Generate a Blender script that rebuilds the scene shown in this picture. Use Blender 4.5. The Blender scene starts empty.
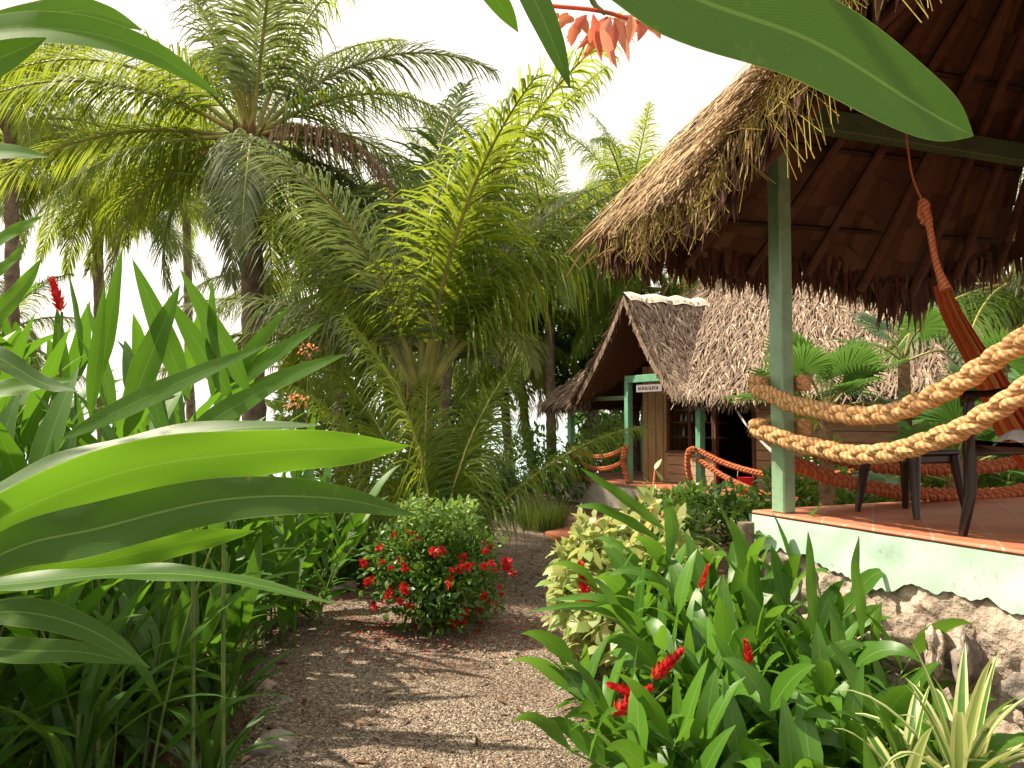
import bpy, math, random
import numpy as np
from mathutils import Vector, noise as mn
R = math.radians
rng = np.random.default_rng(7); random.seed(7)
S = bpy.context.scene
COL = S.collection
# ------------------------------------------------------------------ camera, world, sun, exposure
PITCH = R(2.6); FOC = 796.0; EYE = 1.6
cd = bpy.data.cameras.new('camera'); cam = bpy.data.objects.new('camera', cd); COL.objects.link(cam)
cd.lens = 36*FOC/1024; cd.sensor_width = 36; cd.clip_start = .05; cd.clip_end = 6000
cam.location = (0, 0, EYE); cam.rotation_euler = (R(90)+PITCH, 0, 0)
S.camera = cam
cd.dof.use_dof = False
SUN_AZ = Vector((-.96, .26, 0)).normalized(); SUN_EL = R(52)
w = bpy.data.worlds.new('World'); S.world = w; w.use_nodes = True
nt = w.node_tree; bg = nt.nodes['Background']
sky = nt.nodes.new('ShaderNodeTexSky'); sky.sky_type = 'NISHITA'; sky.sun_disc = False
sky.sun_elevation = SUN_EL; sky.sun_rotation = math.atan2(SUN_AZ.x, SUN_AZ.y)
sky.dust_density = 4.0; sky.air_density = 1.0; sky.ozone_density = .6
hs = nt.nodes.new('ShaderNodeHueSaturation'); hs.inputs['Saturation'].default_value = .35   # thin white haze of a humid coast
nt.links.new(sky.outputs[0], hs.inputs['Color'])
nz = nt.nodes.new('ShaderNodeTexNoise'); nz.inputs['Scale'].default_value = 2.2; nz.inputs['Detail'].default_value = 5
tc = nt.nodes.new('ShaderNodeTexCoord'); nt.links.new(tc.outputs['Generated'], nz.inputs['Vector'])
cr = nt.nodes.new('ShaderNodeValToRGB'); cr.color_ramp.elements[0].position = .3; cr.color_ramp.elements[1].position = .6
cr.color_ramp.elements[0].color = (.82,)*3+(1,); cr.color_ramp.elements[1].color = (1,)*3+(1,)
nt.links.new(nz.outputs[0], cr.inputs[0])
mx = nt.nodes.new('ShaderNodeMix'); mx.data_type = 'RGBA'
nt.links.new(cr.outputs[0], mx.inputs['Factor']); nt.links.new(hs.outputs[0], mx.inputs['A']); mx.inputs['B'].default_value = (9.9, 9.2, 8.2, 1)
nt.links.new(mx.outputs['Result'], bg.inputs['Color']); bg.inputs['Strength'].default_value = .080
sl = bpy.data.lights.new('sun', 'SUN'); so = bpy.data.objects.new('sun', sl); COL.objects.link(so)
sl.energy = 5.0; sl.angle = R(1.0); sl.color = (1, .88, .70)
SUNV = Vector((SUN_AZ.x*math.cos(SUN_EL), SUN_AZ.y*math.cos(SUN_EL), math.sin(SUN_EL)))
so.rotation_euler = SUNV.to_track_quat('Z', 'Y').to_euler(); so.location = (-8, 6, 12)
S.view_settings.view_transform = 'Standard'; S.view_settings.look = 'None'; S.view_settings.gamma = 1
S.view_settings.exposure = 1.0; S.view_settings.use_curve_mapping = False
S.cycles.max_bounces = 8; S.cycles.diffuse_bounces = 3; S.cycles.transmission_bounces = 4; S.cycles.transparent_max_bounces = 4
S.cycles.glossy_bounces = 2

# ------------------------------------------------------------------ helpers
def V(*a): return np.array(a, float)
def at(px, py, d):
    u = (px-512)/FOC; v = (384-py)/FOC
    t = d/(math.cos(PITCH)-v*math.sin(PITCH))
    return V(u*t, d, EYE+(math.sin(PITCH)+v*math.cos(PITCH))*t)
def ray(px, py):
    return at(px, py, 1.0)-V(0, 0, EYE)
def onplane(px, py, P0, n):
    r = ray(px, py); o = V(0, 0, EYE); t = np.dot(P0-o, n)/np.dot(r, n); return o+r*t
def nrm(v):
    v = np.asarray(v, float); return v/(np.linalg.norm(v, axis=-1, keepdims=True)+1e-12)
def gz(x, y):
    z = .035*mn.noise(Vector((x*.9, y*.9, 0)))+.02*mn.noise(Vector((x*2.3, y*2.3, 5)))
    if y > 20: z -= min(1.6, (y-20)*.12)
    if x < -.0: z += 0
    return z
class MB:
    def __init__(s): s.v = []; s.f = []; s.uv = []; s.t = []; s.n = 0; s.flat = []
    def add(s, verts, faces, uv=None, tint=.5, flat=False):
        verts = np.asarray(verts, np.float32).reshape(-1, 3); faces = np.asarray(faces, np.int32)
        if uv is None: uv = np.zeros((faces.shape[0], faces.shape[1], 2), np.float32)
        tint = np.broadcast_to(np.asarray(tint, np.float32), (faces.shape[0],))
        s.v.append(verts); s.f.append(faces+s.n); s.uv.append(np.asarray(uv, np.float32)); s.t.append(tint); s.n += len(verts); s.flat.append(flat)
    def mesh(s, name, smooth=True):
        me = bpy.data.meshes.new(name)
        v = np.concatenate(s.v); me.vertices.add(len(v)); me.vertices.foreach_set('co', v.ravel())
        lt = np.concatenate([np.full(len(f), f.shape[1], np.int32) for f in s.f])
        li = np.concatenate([f.ravel() for f in s.f]); ls = np.concatenate([[0], np.cumsum(lt)[:-1]]).astype(np.int32)
        me.loops.add(len(li)); me.loops.foreach_set('vertex_index', li)
        me.polygons.add(len(lt)); me.polygons.foreach_set('loop_start', ls); me.polygons.foreach_set('loop_total', lt)
        me.polygons.foreach_set('use_smooth', np.concatenate([np.full(len(f), smooth and not (s.flat[k] if k < len(s.flat) else False)) for k, f in enumerate(s.f)]))
        ul = me.uv_layers.new(name='UVMap'); ul.data.foreach_set('uv', np.concatenate([u.reshape(-1, 2) for u in s.uv]).ravel())
        ca = me.attributes.new('tint', 'FLOAT', 'FACE'); ca.data.foreach_set('value', np.concatenate(s.t))
        me.update(calc_edges=True); return me
def obj(name, mb, mat, parent=None, smooth=True, loc=None):
    me = mb.mesh(name, smooth) if isinstance(mb, MB) else mb
    if mat is not None and len(me.materials) == 0: me.materials.append(mat)
    o = bpy.data.objects.new(name, me); COL.objects.link(o)
    if parent is not None: o.parent = parent; o.location = -parent.location if loc is None else loc
    elif loc is not None: o.location = loc
    return o
def tag(o, label=None, cat=None, group=None, kind=None):
    if label: o['label'] = label
    if cat: o['category'] = cat
    if group: o['group'] = group
    if kind: o['kind'] = kind
    return o
def thing(name, label, cat, loc=(0, 0, 0), group=None, rz=0):
    o = bpy.data.objects.new(name, None); COL.objects.link(o); o.location = loc; o.rotation_euler.z = rz; o.empty_display_size = .1
    bpy.context.view_layer.update() if False else None
    return tag(o, label, cat, group)
def dup(o, loc=None, rz=None, label=None, sc=None):
    c = o.copy(); COL.objects.link(c)
    if loc is not None: c.location = loc
    if rz is not None: c.rotation_euler.z = rz
    if sc is not None: c.scale = (sc,)*3
    if label: c['label'] = label
    for ch in o.children:
        k = ch.copy(); COL.objects.link(k); k.parent = c
        for g in ch.children:
            q = g.copy(); COL.objects.link(q); q.parent = k
    return c
def grid_faces(n, m):
    i = np.arange(n-1)[:, None]; j = np.arange(m-1)[None, :]; a = i*m+j
    return np.stack([a, a+1, a+m+1, a+m], -1).reshape(-1, 4)
def grid(mb, P, tint=.5, uv=None):          # P [n,m,3]
    n, m = P.shape[:2]; f = grid_faces(n, m)
    if uv is None:
        uu, vv = np.meshgrid(np.linspace(0, 1, m), np.linspace(0, 1, n)); uv = np.stack([uu, vv], -1)
    mb.add(P.reshape(-1, 3), f, uv.reshape(-1, 2)[f], tint)
def ribbon(mb, P, side, N, hw, cols=2, fold=.0, tint=.5, wav=0, ph=0, vlen=None):
    P = np.asarray(P); n = len(P); c = np.linspace(-1, 1, cols+1)
    G = P[:, None, :]+side[:, None, :]*(hw[:, None, None]*c[None, :, None])
    lift = fold*np.abs(c)[None, :]*hw[:, None]
    if wav:
        s = np.linspace(0, 1, n)[:, None]
        lift = lift+wav*hw[:, None]*np.abs(c)[None, :]**2*np.sin(s*21+ph+(c[None, :] > 0)*2.1)*(np.abs(c)[None, :])
    G = G+N[:, None, :]*lift[:, :, None]
    L = vlen or float(np.linalg.norm(P[-1]-P[0]))
    uu, vv = np.meshgrid((c+1)/2, np.linspace(0, L, n)); grid(mb, G, tint, np.stack([uu, vv], -1))
def lance(t, p=.65, q=2.4): return np.minimum(1, (t/.35))**p*(1-t**q)**.9
def blade(mb, base, d, L, W, droop=.8, hint=(0, 0, 1), fold=.18, wav=0, n=9, cols=2, tint=None, roll=0, prof=lance, stalk=0):
    d = nrm(d); t = np.linspace(0, 1, n)
    pts = [np.asarray(base, float)]; D = [d]
    for k in range(n-1):
        dd = nrm(D[-1]+V(0, 0, -1)*droop/(n-1)*(.4+1.2*t[k])*max(.15, math.sqrt(1-min(1, D[-1][2]**2)*.9))); D.append(dd); pts.append(pts[-1]+dd*L/(n-1))
    D = np.array(D); hint = nrm(hint)
    s = np.cross(d, hint)
    if np.linalg.norm(s) < .05: s = np.cross(d, V(.6, .8, 0))
    s = nrm(s); S_ = nrm(s-D*(D@s)[:, None]); N_ = np.cross(S_, D)
    if roll: S_, N_ = S_*math.cos(roll)+N_*math.sin(roll), N_*math.cos(roll)-S_*math.sin(roll)
    hw = W/2*prof(t)
    if stalk: hw = np.where(t < stalk, W*.04, W/2*prof(np.clip((t-stalk)/(1-stalk), 0, 1)))
    hw = np.maximum(hw, W*.008)
    ribbon(mb, np.array(pts), S_, N_, hw, cols, fold, rng.random() if tint is None else tint, wav, rng.random()*6, L)
def crspline(P, n):
    P = np.asarray(P, float); P = np.vstack([2*P[0]-P[1], P, 2*P[-1]-P[-2]]); m = len(P)-3; out = []
    for x in np.linspace(0, m-1e-6, n):
        i = int(x); t = x-i; a, b, c, d = P[i:i+4]
        out.append(.5*((2*b)+(-a+c)*t+(2*a-5*b+4*c-d)*t*t+(-a+3*b-3*c+d)*t**3))
    return np.array(out)
def frames(P, up=(0, 0, 1)):
    T = nrm(np.gradient(P, axis=0)); up = np.asarray(up, float); s = np.cross(T, up)
    bad = np.linalg.norm(s, axis=1) < .1; s[bad] = np.cross(T[bad], V(1, .3, 0)); s = nrm(s)
    for k in range(1, len(s)):
        if s[k]@s[k-1] < 0: s[k] = -s[k]
    return T, s, np.cross(s, T)
def tube(mb, P, r, n=8, tint=.5, cap=True, vs=1):
    P = np.asarray(P, float); T, s, u = frames(P); r = np.broadcast_to(np.asarray(r, float), (len(P),))
    a = np.linspace(0, 2*math.pi, n+1)
    G = P[:, None, :]+(s[:, None, :]*np.cos(a)[None, :, None]+u[:, None, :]*np.sin(a)[None, :, None])*r[:, None, None]
    L = np.concatenate([[0], np.cumsum(np.linalg.norm(np.diff(P, axis=0), axis=1))])*vs
    uu, vv = np.meshgrid(np.linspace(0, 1, n+1), L); grid(mb, G, tint, np.stack([uu, vv], -1))
    if cap:
        for e in (0, -1): mb.add(G[e, :n], [list(range(n))], None, tint)
def box(mb, c, sz, ax=None, tint=.5, bev=0):
    ax = np.eye(3) if ax is None else np.array(ax, float); h = np.array(sz, float)/2
    q = np.array([[x, y, z] for x in (-1, 1) for y in (-1, 1) for z in (-1, 1)], float)
    F = [[0, 1, 3, 2], [4, 6, 7, 5], [0, 4, 5, 1], [2, 3, 7, 6], [0, 2, 6, 4], [1, 5, 7, 3]]
    if bev:
        P = []; FF = []
        # chamfered box: 24 verts
        idx = {}
        for i, s_ in enumerate(q):
            for k in range(3):
                p = s_*h.copy()
                for j in range(3):
                    if j != k: p[j] -= s_[j]*bev
                idx[(i, k)] = len(P); P.append(p)
        for fi, f in enumerate(F):
            k = [0, 0, 1, 1, 2, 2][fi]; FF.append([idx[(i, k)] for i in f])
        E = [(0, 1), (2, 3), (4, 5), (6, 7), (0, 2), (1, 3), (4, 6), (5, 7), (0, 4), (1, 5), (2, 6), (3, 7)]
        for n_, (a, b) in enumerate(E):
            k = 2 if n_ < 4 else (1 if n_ < 8 else 0); o1, o2 = [z for z in range(3) if z != k]
            FF.append([idx[(a, o1)], idx[(b, o1)], idx[(b, o2)], idx[(a, o2)]])
        P = np.array(P)@ax+np.asarray(c); mb.add(P, FF, [[[0, 0], [1, 0], [1, 1], [0, 1]]]*len(FF), tint, True)
        mb.add(P[[idx[(i, k)] for i in range(8) for k in range(3)]], [[3*i, 3*i+1, 3*i+2] for i in range(8)], None, tint, True); return
    P = (q*h)@ax+np.asarray(c); mb.add(P, F, [[[0, 0], [1, 0], [1, 1], [0, 1]]]*6, tint, True)
def beam(mb, a, b, wd, ht, up=(0, 0, 1), tint=.5, bev=.006):
    a, b = np.asarray(a, float), np.asarray(b, float); L = np.linalg.norm(b-a); d = (b-a)/L; s = nrm(np.cross(d, up)); u = np.cross(s, d)
    box(mb, (a+b)/2, (L, wd, ht), [d, s, u], tint, bev)
def rock(mb, c, r, tint=.5, seed=0, sq=(1, 1, .7), n=12, amp=.35, ang=0):
    th = np.linspace(0, math.pi, n); ph = np.linspace(0, 2*math.pi, 2*n+1); T, P = np.meshgrid(th, ph, indexing='ij')
    D = np.stack([np.sin(T)*np.cos(P), np.sin(T)*np.sin(P), np.cos(T)], -1)
    k = np.array([[1+amp*mn.noise(Vector(tuple(q*1.3))+Vector((seed*7.1, 3, 1)))*1.6+amp*.4*mn.noise(Vector(tuple(q*4))+Vector((seed*3.1, 0, 9))) for q in row] for row in D])
    G = D*k[..., None]*r*np.array(sq); ca, sa = math.cos(ang), math.sin(ang); G = G@np.array([[ca, sa, 0], [-sa, ca, 0], [0, 0, 1]])
    grid(mb, G+np.asarray(c), tint)

# ------------------------------------------------------------------ materials
def nodes(name):
    m = bpy.data.materials.new(name); m.use_nodes = True; t = m.node_tree; return m, t, t.nodes['Principled BSDF'], t.nodes, t.links
def ramp(t, src, stops):
    r = t.nodes.new('ShaderNodeValToRGB'); e = r.color_ramp.elements
    while len(e) < len(stops): e.new(.5)
    for k, (p, c) in enumerate(stops): e[k].position = p; e[k].color = tuple(c)+(1,)
    t.links.new(src, r.inputs[0]); return r.outputs[0]
def math_(t, op, a, b=None, c=None):
    n = t.nodes.new('ShaderNodeMath'); n.operation = op
    for i, x in enumerate((a, b, c)):
        if x is None: continue
        if isinstance(x, (int, float)): n.inputs[i].default_value = x
        else: t.links.new(x, n.inputs[i])
    return n.outputs[0]
def mixc(t, f, a, b, mode='MIX'):
    n = t.nodes.new('ShaderNodeMix'); n.data_type = 'RGBA'; n.blend_type = mode
    for nm, x in (('Factor', f), ('A', a), ('B', b)):
        i = [q for q in n.inputs if q.name == nm and q.type == ('VALUE' if nm == 'Factor' else 'RGBA')][0]
        if isinstance(x, (int, float)): i.default_value = x
        elif isinstance(x, (tuple, list)): i.default_value = tuple(x)+(1,)
        else: t.links.new(x, i)
    return [o for o in n.outputs if o.type == 'RGBA'][0]
def attr(t, nm='tint'):
    a = t.nodes.new('ShaderNodeAttribute'); a.attribute_name = nm; return a.outputs['Fac']
def tnoise(t, sc, det=4, coord='Object', rough=.6):
    n = t.nodes.new('ShaderNodeTexNoise'); n.inputs['Scale'].default_value = sc; n.inputs['Detail'].default_value = det; n.inputs['Roughness'].default_value = rough
    c = t.nodes.new('ShaderNodeTexCoord'); t.links.new(c.outputs[coord], n.inputs['Vector']); return n.outputs[0]
def bump(t, src, st, dist=.01):
    b = t.nodes.new('ShaderNodeBump'); b.inputs['Strength'].default_value = st; b.inputs['Distance'].default_value = dist; t.links.new(src, b.inputs['Height']); return b.outputs[0]
def leafmat(name, c1, c2, trans=.42, tcol=None, rough=.36, veins=True, rib=(.22, .34, .09), spec=.5, edge=None, blot=.35):
    m, t, p, N, L = nodes(name)
    ti = attr(t); c = mixc(t, ti, c1, c2)
    n1 = tnoise(t, 9, 4); c = mixc(t, math_(t, 'MULTIPLY', n1, blot), c, tuple(x*.45 for x in c1))
    uv = N.new('ShaderNodeUVMap'); sp = N.new('ShaderNodeSeparateXYZ'); L.new(uv.outputs[0], sp.inputs[0])
    a = math_(t, 'ABSOLUTE', math_(t, 'SUBTRACT', sp.outputs[0], .5))
    if veins:
        ribf = math_(t, 'LESS_THAN', a, .022); c = mixc(t, math_(t, 'MULTIPLY', ribf, .5), c, rib)
        if edge:
            ef = math_(t, 'GREATER_THAN', math_(t, 'ADD', a, math_(t, 'MULTIPLY', n1, .03 if edge[0] > .45 else .12)), min(edge[0], .505)); c = mixc(t, ef, c, edge[1])
        sp_n = tnoise(t, 48, 3); c = mixc(t, ramp(t, sp_n, [(.70, (0, 0, 0)), (.735, (.8,)*3)]), c, (.16, .12, .03)); big = tnoise(t, 22, 5); c = mixc(t, ramp(t, big, [(.62, (0, 0, 0)), (.78, (.5,)*3)]), c, (.20, .24, .04))
        wv = math_(t, 'SINE', math_(t, 'ADD', math_(t, 'MULTIPLY', sp.outputs[1], 520.), math_(t, 'MULTIPLY', a, -190.)))
        wc = math_(t, 'MULTIPLY', math_(t, 'ADD', wv, 1), .11); c = mixc(t, wc, c, tuple(min(1, x*1.8) for x in c2))
        L.new(bump(t, wv, .10, .0012), p.inputs['Normal'])
    L.new(c, p.inputs['Base Color']); p.inputs['Roughness'].default_value = rough; p.inputs['Specular IOR Level'].default_value = spec
    tr = N.new('ShaderNodeBsdfTranslucent'); tc_ = mixc(t, .5 if tcol is None else .85, c, tcol or (.22, .36, .03)); 
    L.new(tc_, tr.inputs[0]); ms = N.new('ShaderNodeMixShader'); ms.inputs[0].default_value = trans
    L.new(p.outputs[0], ms.inputs[1]); L.new(tr.outputs[0], ms.inputs[2]); L.new(ms.outputs[0], N['Material Output'].inputs[0]); return m
def simple(name, c1, c2, sc=8, rough=.7, bs=.3, bd=.01, spec=.3, det=5, coord='Object', tint=0):
    m, t, p, N, L = nodes(name); n = tnoise(t, sc, det, coord); f = ramp(t, n, [(.3, (0, 0, 0)), (.7, (1, 1, 1))])
    c = mixc(t, f, c1, c2)
    if tint:
        c = mixc(t, math_(t, 'MULTIPLY', attr(t), tint), c, tuple(x*.3 for x in c1))
    L.new(c, p.inputs['Base Color']); p.inputs['Roughness'].default_value = rough; p.inputs['Specular IOR Level'].default_value = spec
    L.new(bump(t, n, bs, bd), p.inputs['Normal']); return m
def tintmat(name, stops, rough=.8, trans=0, spec=.2, sc=30):
    m, t, p, N, L = nodes(name); c = ramp(t, attr(t), stops); n = tnoise(t, sc, 3); c = mixc(t, math_(t, 'MULTIPLY', n, .45), c, tuple(x*.4 for x in stops[0][1]))
    L.new(c, p.inputs['Base Color']); p.inputs['Roughness'].default_value = rough; p.inputs['Specular IOR Level'].default_value = spec
    if trans:
        tr = N.new('ShaderNodeBsdfTranslucent'); L.new(c, tr.inputs[0]); ms = N.new('ShaderNodeMixShader'); ms.inputs[0].default_value = trans
        L.new(p.outputs[0], ms.inputs[1]); L.new(tr.outputs[0], ms.inputs[2]); L.new(ms.outputs[0], N['Material Output'].inputs[0])
    return m
M = {}
M['ginger'] = leafmat('ginger_leaf', (.032, .105, .007), (.065, .165, .012), .36, (.17, .38, .02), .45, spec=.28, edge=(.545, (.25, .33, .06)))
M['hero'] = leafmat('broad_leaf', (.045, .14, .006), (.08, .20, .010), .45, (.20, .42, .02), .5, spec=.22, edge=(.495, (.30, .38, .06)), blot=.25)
M['hero_shaded'] = leafmat('broad_leaf_shaded', (.022, .065, .004), (.04, .11, .007), .25, (.13, .30, .015), .42, spec=.28, edge=(.53, (.2, .26, .05)), blot=.3)  # darker copy of broad_leaf: shade on near leaves put into the colour
M['alp'] = leafmat('alpinia_leaf', (.025, .085, .008), (.09, .22, .018), .34, (.20, .42, .03), .36, spec=.4)
M['lily'] = leafmat('lily_leaf', (.02, .075, .010), (.06, .15, .02), .35, None, .36)
M['palm'] = leafmat('palm_leaflet', (.035, .10, .010), (.13, .20, .022), .46, (.36, .44, .03), .46, veins=False, spec=.3)
M['palmy'] = leafmat('palm_leaflet_yellow', (.07, .16, .015), (.20, .27, .03), .48, (.42, .50, .05), .48, veins=False, spec=.3)
M['palmdry'] = leafmat('palm_leaflet_dry', (.16, .08, .05), (.28, .17, .10), .25, (.4, .2, .1), .6, veins=False)
M['palmgrey'] = leafmat('palm_leaflet_grey', (.09, .13, .06), (.22, .25, .13), .3, (.25, .33, .08), .6, veins=False, spec=.2)
M['fan'] = leafmat('fan_leaf', (.03, .10, .03), (.08, .19, .05), .35, (.18, .36, .05), .4, veins=False)
M['varieg'] = leafmat('cream_leaf', (.55, .56, .25), (.16, .30, .05), .4, (.6, .62, .2), .45, veins=False)
M['drac'] = leafmat('striped_leaf', (.04, .14, .02), (.07, .2, .03), .35, (.45, .5, .15), .42, rib=(.1, .25, .05), edge=(.30, (.66, .64, .32)))
M['shrub'] = leafmat('shrub_leaf', (.03, .11, .015), (.12, .24, .03), .4, None, .42, veins=False)
M['dark'] = leafmat('dark_tree_leaf', (.02, .06, .012), (.05, .13, .02), .3, (.15, .28, .03), .45, veins=False)
M['light'] = leafmat('light_tree_leaf', (.06, .16, .03), (.2, .32, .06), .45, (.35, .5, .08), .45, veins=False)
M['grass'] = leafmat('grass_blade', (.06, .14, .02), (.25, .27, .07), .4, None, .5, veins=False)
M['cane'] = simple('cane', (.05, .10, .02), (.14, .19, .05), 20, .5)
M['bark'] = simple('palm_bark', (.10, .07, .05), (.27, .21, .16), 7, .9, 1.0, .05)
M['barky'] = simple('fibrous_bark', (.10, .055, .03), (.32, .19, .10), 14, .9, 1.0, .05)
M['rachis'] = simple('frond_stalk', (.16, .20, .05), (.40, .34, .11), 6, .45)
M['red'] = tintmat('red_petal', [(0, (.55, .012, .02)), (.6, (.75, .03, .03)), (1, (.85, .12, .08))], .5, .25)
M['pink'] = tintmat('pink_orange_petal', [(0, (.65, .16, .12)), (.5, (.85, .30, .10)), (1, (.85, .42, .35))], .5, .5)
M['fallen'] = tintmat('fallen_petal', [(0, (.35, .02, .02)), (1, (.6, .05, .04))], .7)
M['thatch'] = tintmat('thatch_straw', [(0, (.09, .045, .025)), (.35, (.30, .185, .09)), (.75, (.50, .35, .18)), (1, (.72, .56, .32))], .75, .12)
M['thatchg'] = tintmat('weathered_thatch', [(0, (.08, .05, .035)), (.4, (.23, .16, .115)), (.8, (.38, .285, .21)), (1, (.55, .44, .33))], .8, .05)
M['ystraw'] = tintmat('yellow_straw', [(0, (.45, .33, .08)), (1, (.7, .62, .15))], .6, .2)
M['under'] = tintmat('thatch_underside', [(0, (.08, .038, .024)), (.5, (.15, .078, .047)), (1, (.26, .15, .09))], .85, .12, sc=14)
M['rafter'] = simple('rafter_wood', (.07, .03, .02), (.15, .07, .045), 12, .7)
M['tatter'] = tintmat('tattered_palm', [(0, (.08, .03, .02)), (.7, (.17, .08, .05)), (1, (.3, .19, .1))], .8, .18)
def paint(name, c, dirt, rough=.45, s=1.0):
    m, t, p, N, L = nodes(name); n = tnoise(t, 3.2*s, 6); n2 = tnoise(t, 40*s, 4)
    c_ = mixc(t, ramp(t, n, [(.45, (0, 0, 0)), (.75, (.55,)*3)]), c, dirt); ns = tnoise(t, 1.7*s, 8, rough=.75); c_ = mixc(t, ramp(t, ns, [(.5, (0, 0, 0)), (.62, (.5,)*3)]), c_, tuple(x*.7 for x in dirt)); c_ = mixc(t, ramp(t, n2, [(.62, (0, 0, 0)), (.72, (.6,)*3)]), c_, tuple(x*.6 for x in dirt))
    L.new(c_, p.inputs['Base Color']); p.inputs['Roughness'].default_value = rough; L.new(bump(t, n2, .25, .004), p.inputs['Normal']); return m
M['post'] = paint('green_painted_wood', (.25, .40, .24), (.16, .24, .12), .4)
M['beamg'] = paint('dark_green_painted_wood', (.10, .17, .085), (.08, .10, .05), .5)
M['postf'] = paint('sea_green_painted_wood', (.16, .42, .26), (.1, .25, .16), .5)
M['plaster'] = paint('mint_plaster', (.44, .62, .51), (.38, .44, .34), .8, .7)
M['stone'] = simple('rubble_stone', (.17, .12, .085), (.56, .46, .37), 11, .9, 1.0, .05)
M['boulder'] = simple('grey_boulder', (.10, .085, .07), (.30, .25, .21), 7, .9, 1.0, .04)
M['conc'] = simple('concrete', (.38, .33, .27), (.55, .5, .43), 9, .85)
M['plastic'] = simple('brown_plastic', (.018, .008, .007), (.03, .013, .011), 30, .33, .05, .002, .5)
M['grey_cloth'] = simple('pale_cloth', (.35, .33, .32), (.55, .52, .5), 30, .9)
M['cord'] = simple('white_cord', (.45, .42, .38), (.7, .68, .64), 30, .8)
M['redp'] = simple('red_plastic', (.6, .02, .04), (.7, .04, .06), 5, .4)
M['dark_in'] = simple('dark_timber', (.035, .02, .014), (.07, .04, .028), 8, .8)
M['glass'] = simple('bottle_glass', (.12, .16, .15), (.3, .34, .32), 5, .2, 0, .001, .6)
M['greyboard'] = simple('grey_painted_board', (.22, .19, .20), (.36, .32, .33), 18, .7)
def rope(name, a, b):
    m, t, p, N, L = nodes(name); uv = N.new('ShaderNodeUVMap'); sp = N.new('ShaderNodeSeparateXYZ'); L.new(uv.outputs[0], sp.inputs[0])
    s = math_(t, 'SINE', math_(t, 'ADD', math_(t, 'MULTIPLY', sp.outputs[1], 260.), math_(t, 'MULTIPLY', sp.outputs[0], 6.283*3)))
    n = tnoise(t, 60, 4); f = math_(t, 'ADD', math_(t, 'MULTIPLY', s, .2), n); c = mixc(t, ramp(t, f, [(.35, (0, 0, 0)), (.8, (1, 1, 1))]), a, b)
    L.new(c, p.inputs['Base Color']); p.inputs['Roughness'].default_value = .9; p.inputs['Specular IOR Level'].default_value = .1
    L.new(bump(t, f, .9, .006), p.inputs['Normal']); return m
M['rope'] = rope('coir_rope', (.42, .21, .085), (.80, .50, .25))
M['roper'] = rope('red_brown_rope', (.38, .10, .045), (.60, .22, .10))
def plank(name, c1, c2, axis=2, w=.14):
    m, t, p, N, L = nodes(name); co = N.new('ShaderNodeTexCoord'); sp = N.new('ShaderNodeSeparateXYZ'); L.new(co.outputs['Object'], sp.inputs[0])
    f = math_(t, 'FRACT', math_(t, 'DIVIDE', sp.outputs[axis], w)); line = math_(t, 'LESS_THAN', f, .08)
    mp = N.new('ShaderNodeMapping'); mp.inputs['Scale'].default_value = (2, 2, 30) if axis == 2 else (25, 25, 1.5); L.new(co.outputs['Object'], mp.inputs[0])
    n = N.new('ShaderNodeTexNoise'); n.inputs['Scale'].default_value = 2; L.new(mp.outputs[0], n.inputs['Vector'])
    c = mixc(t, ramp(t, n.outputs[0], [(.3, (0, 0, 0)), (.7, (1, 1, 1))]), c1, c2); c = mixc(t, math_(t, 'MULTIPLY', line, .85), c, (.03, .015, .01))
    L.new(c, p.inputs['Base Color']); p.inputs['Roughness'].default_value = .75; L.new(bump(t, math_(t, 'SUBTRACT', n.outputs[0], line), .5, .01), p.inputs['Normal']); return m
M['plankh'] = plank('plank_wall', (.30, .20, .12), (.46, .34, .22), 2, .16)
M['plankv'] = plank('tan_boards', (.28, .17, .08), (.50, .34, .16), 0, .11)
def tiles(name, c1, c2, mort, sc, ax=0):
    m, t, p, N, L = nodes(name); co = N.new('ShaderNodeTexCoord'); mp = N.new('ShaderNodeMapping'); mp.inputs['Rotation'].default_value = (0, 0, ax); L.new(co.outputs['Object'], mp.inputs[0])
    b = N.new('ShaderNodeTexBrick'); b.offset = 0; b.inputs['Scale'].default_value = sc; b.inputs['Color1'].default_value = c1+(1,); b.inputs['Color2'].default_value = c2+(1,); b.inputs['Mortar'].default_value = mort+(1,)
    b.inputs['Brick Width'].default_value = .5; b.inputs['Row Height'].default_value = .5; b.inputs['Mortar Size'].default_value = .011; L.new(mp.outputs[0], b.inputs['Vector'])
    n = tnoise(t, 5, 5); c = mixc(t, math_(t, 'MULTIPLY', n, .5), b.outputs['Color'], tuple(x*.5 for x in c1)); L.new(c, p.inputs['Base Color']); p.inputs['Roughness'].default_value = .6
    L.new(bump(t, b.outputs['Fac'], -.3, .004), p.inputs['Normal']); return m
M['tile'] = tiles('terracotta_tile', (.48, .13, .06), (.56, .19, .09), (.42, .30, .22), 2.0, math.atan2(.41, .91))
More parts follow.
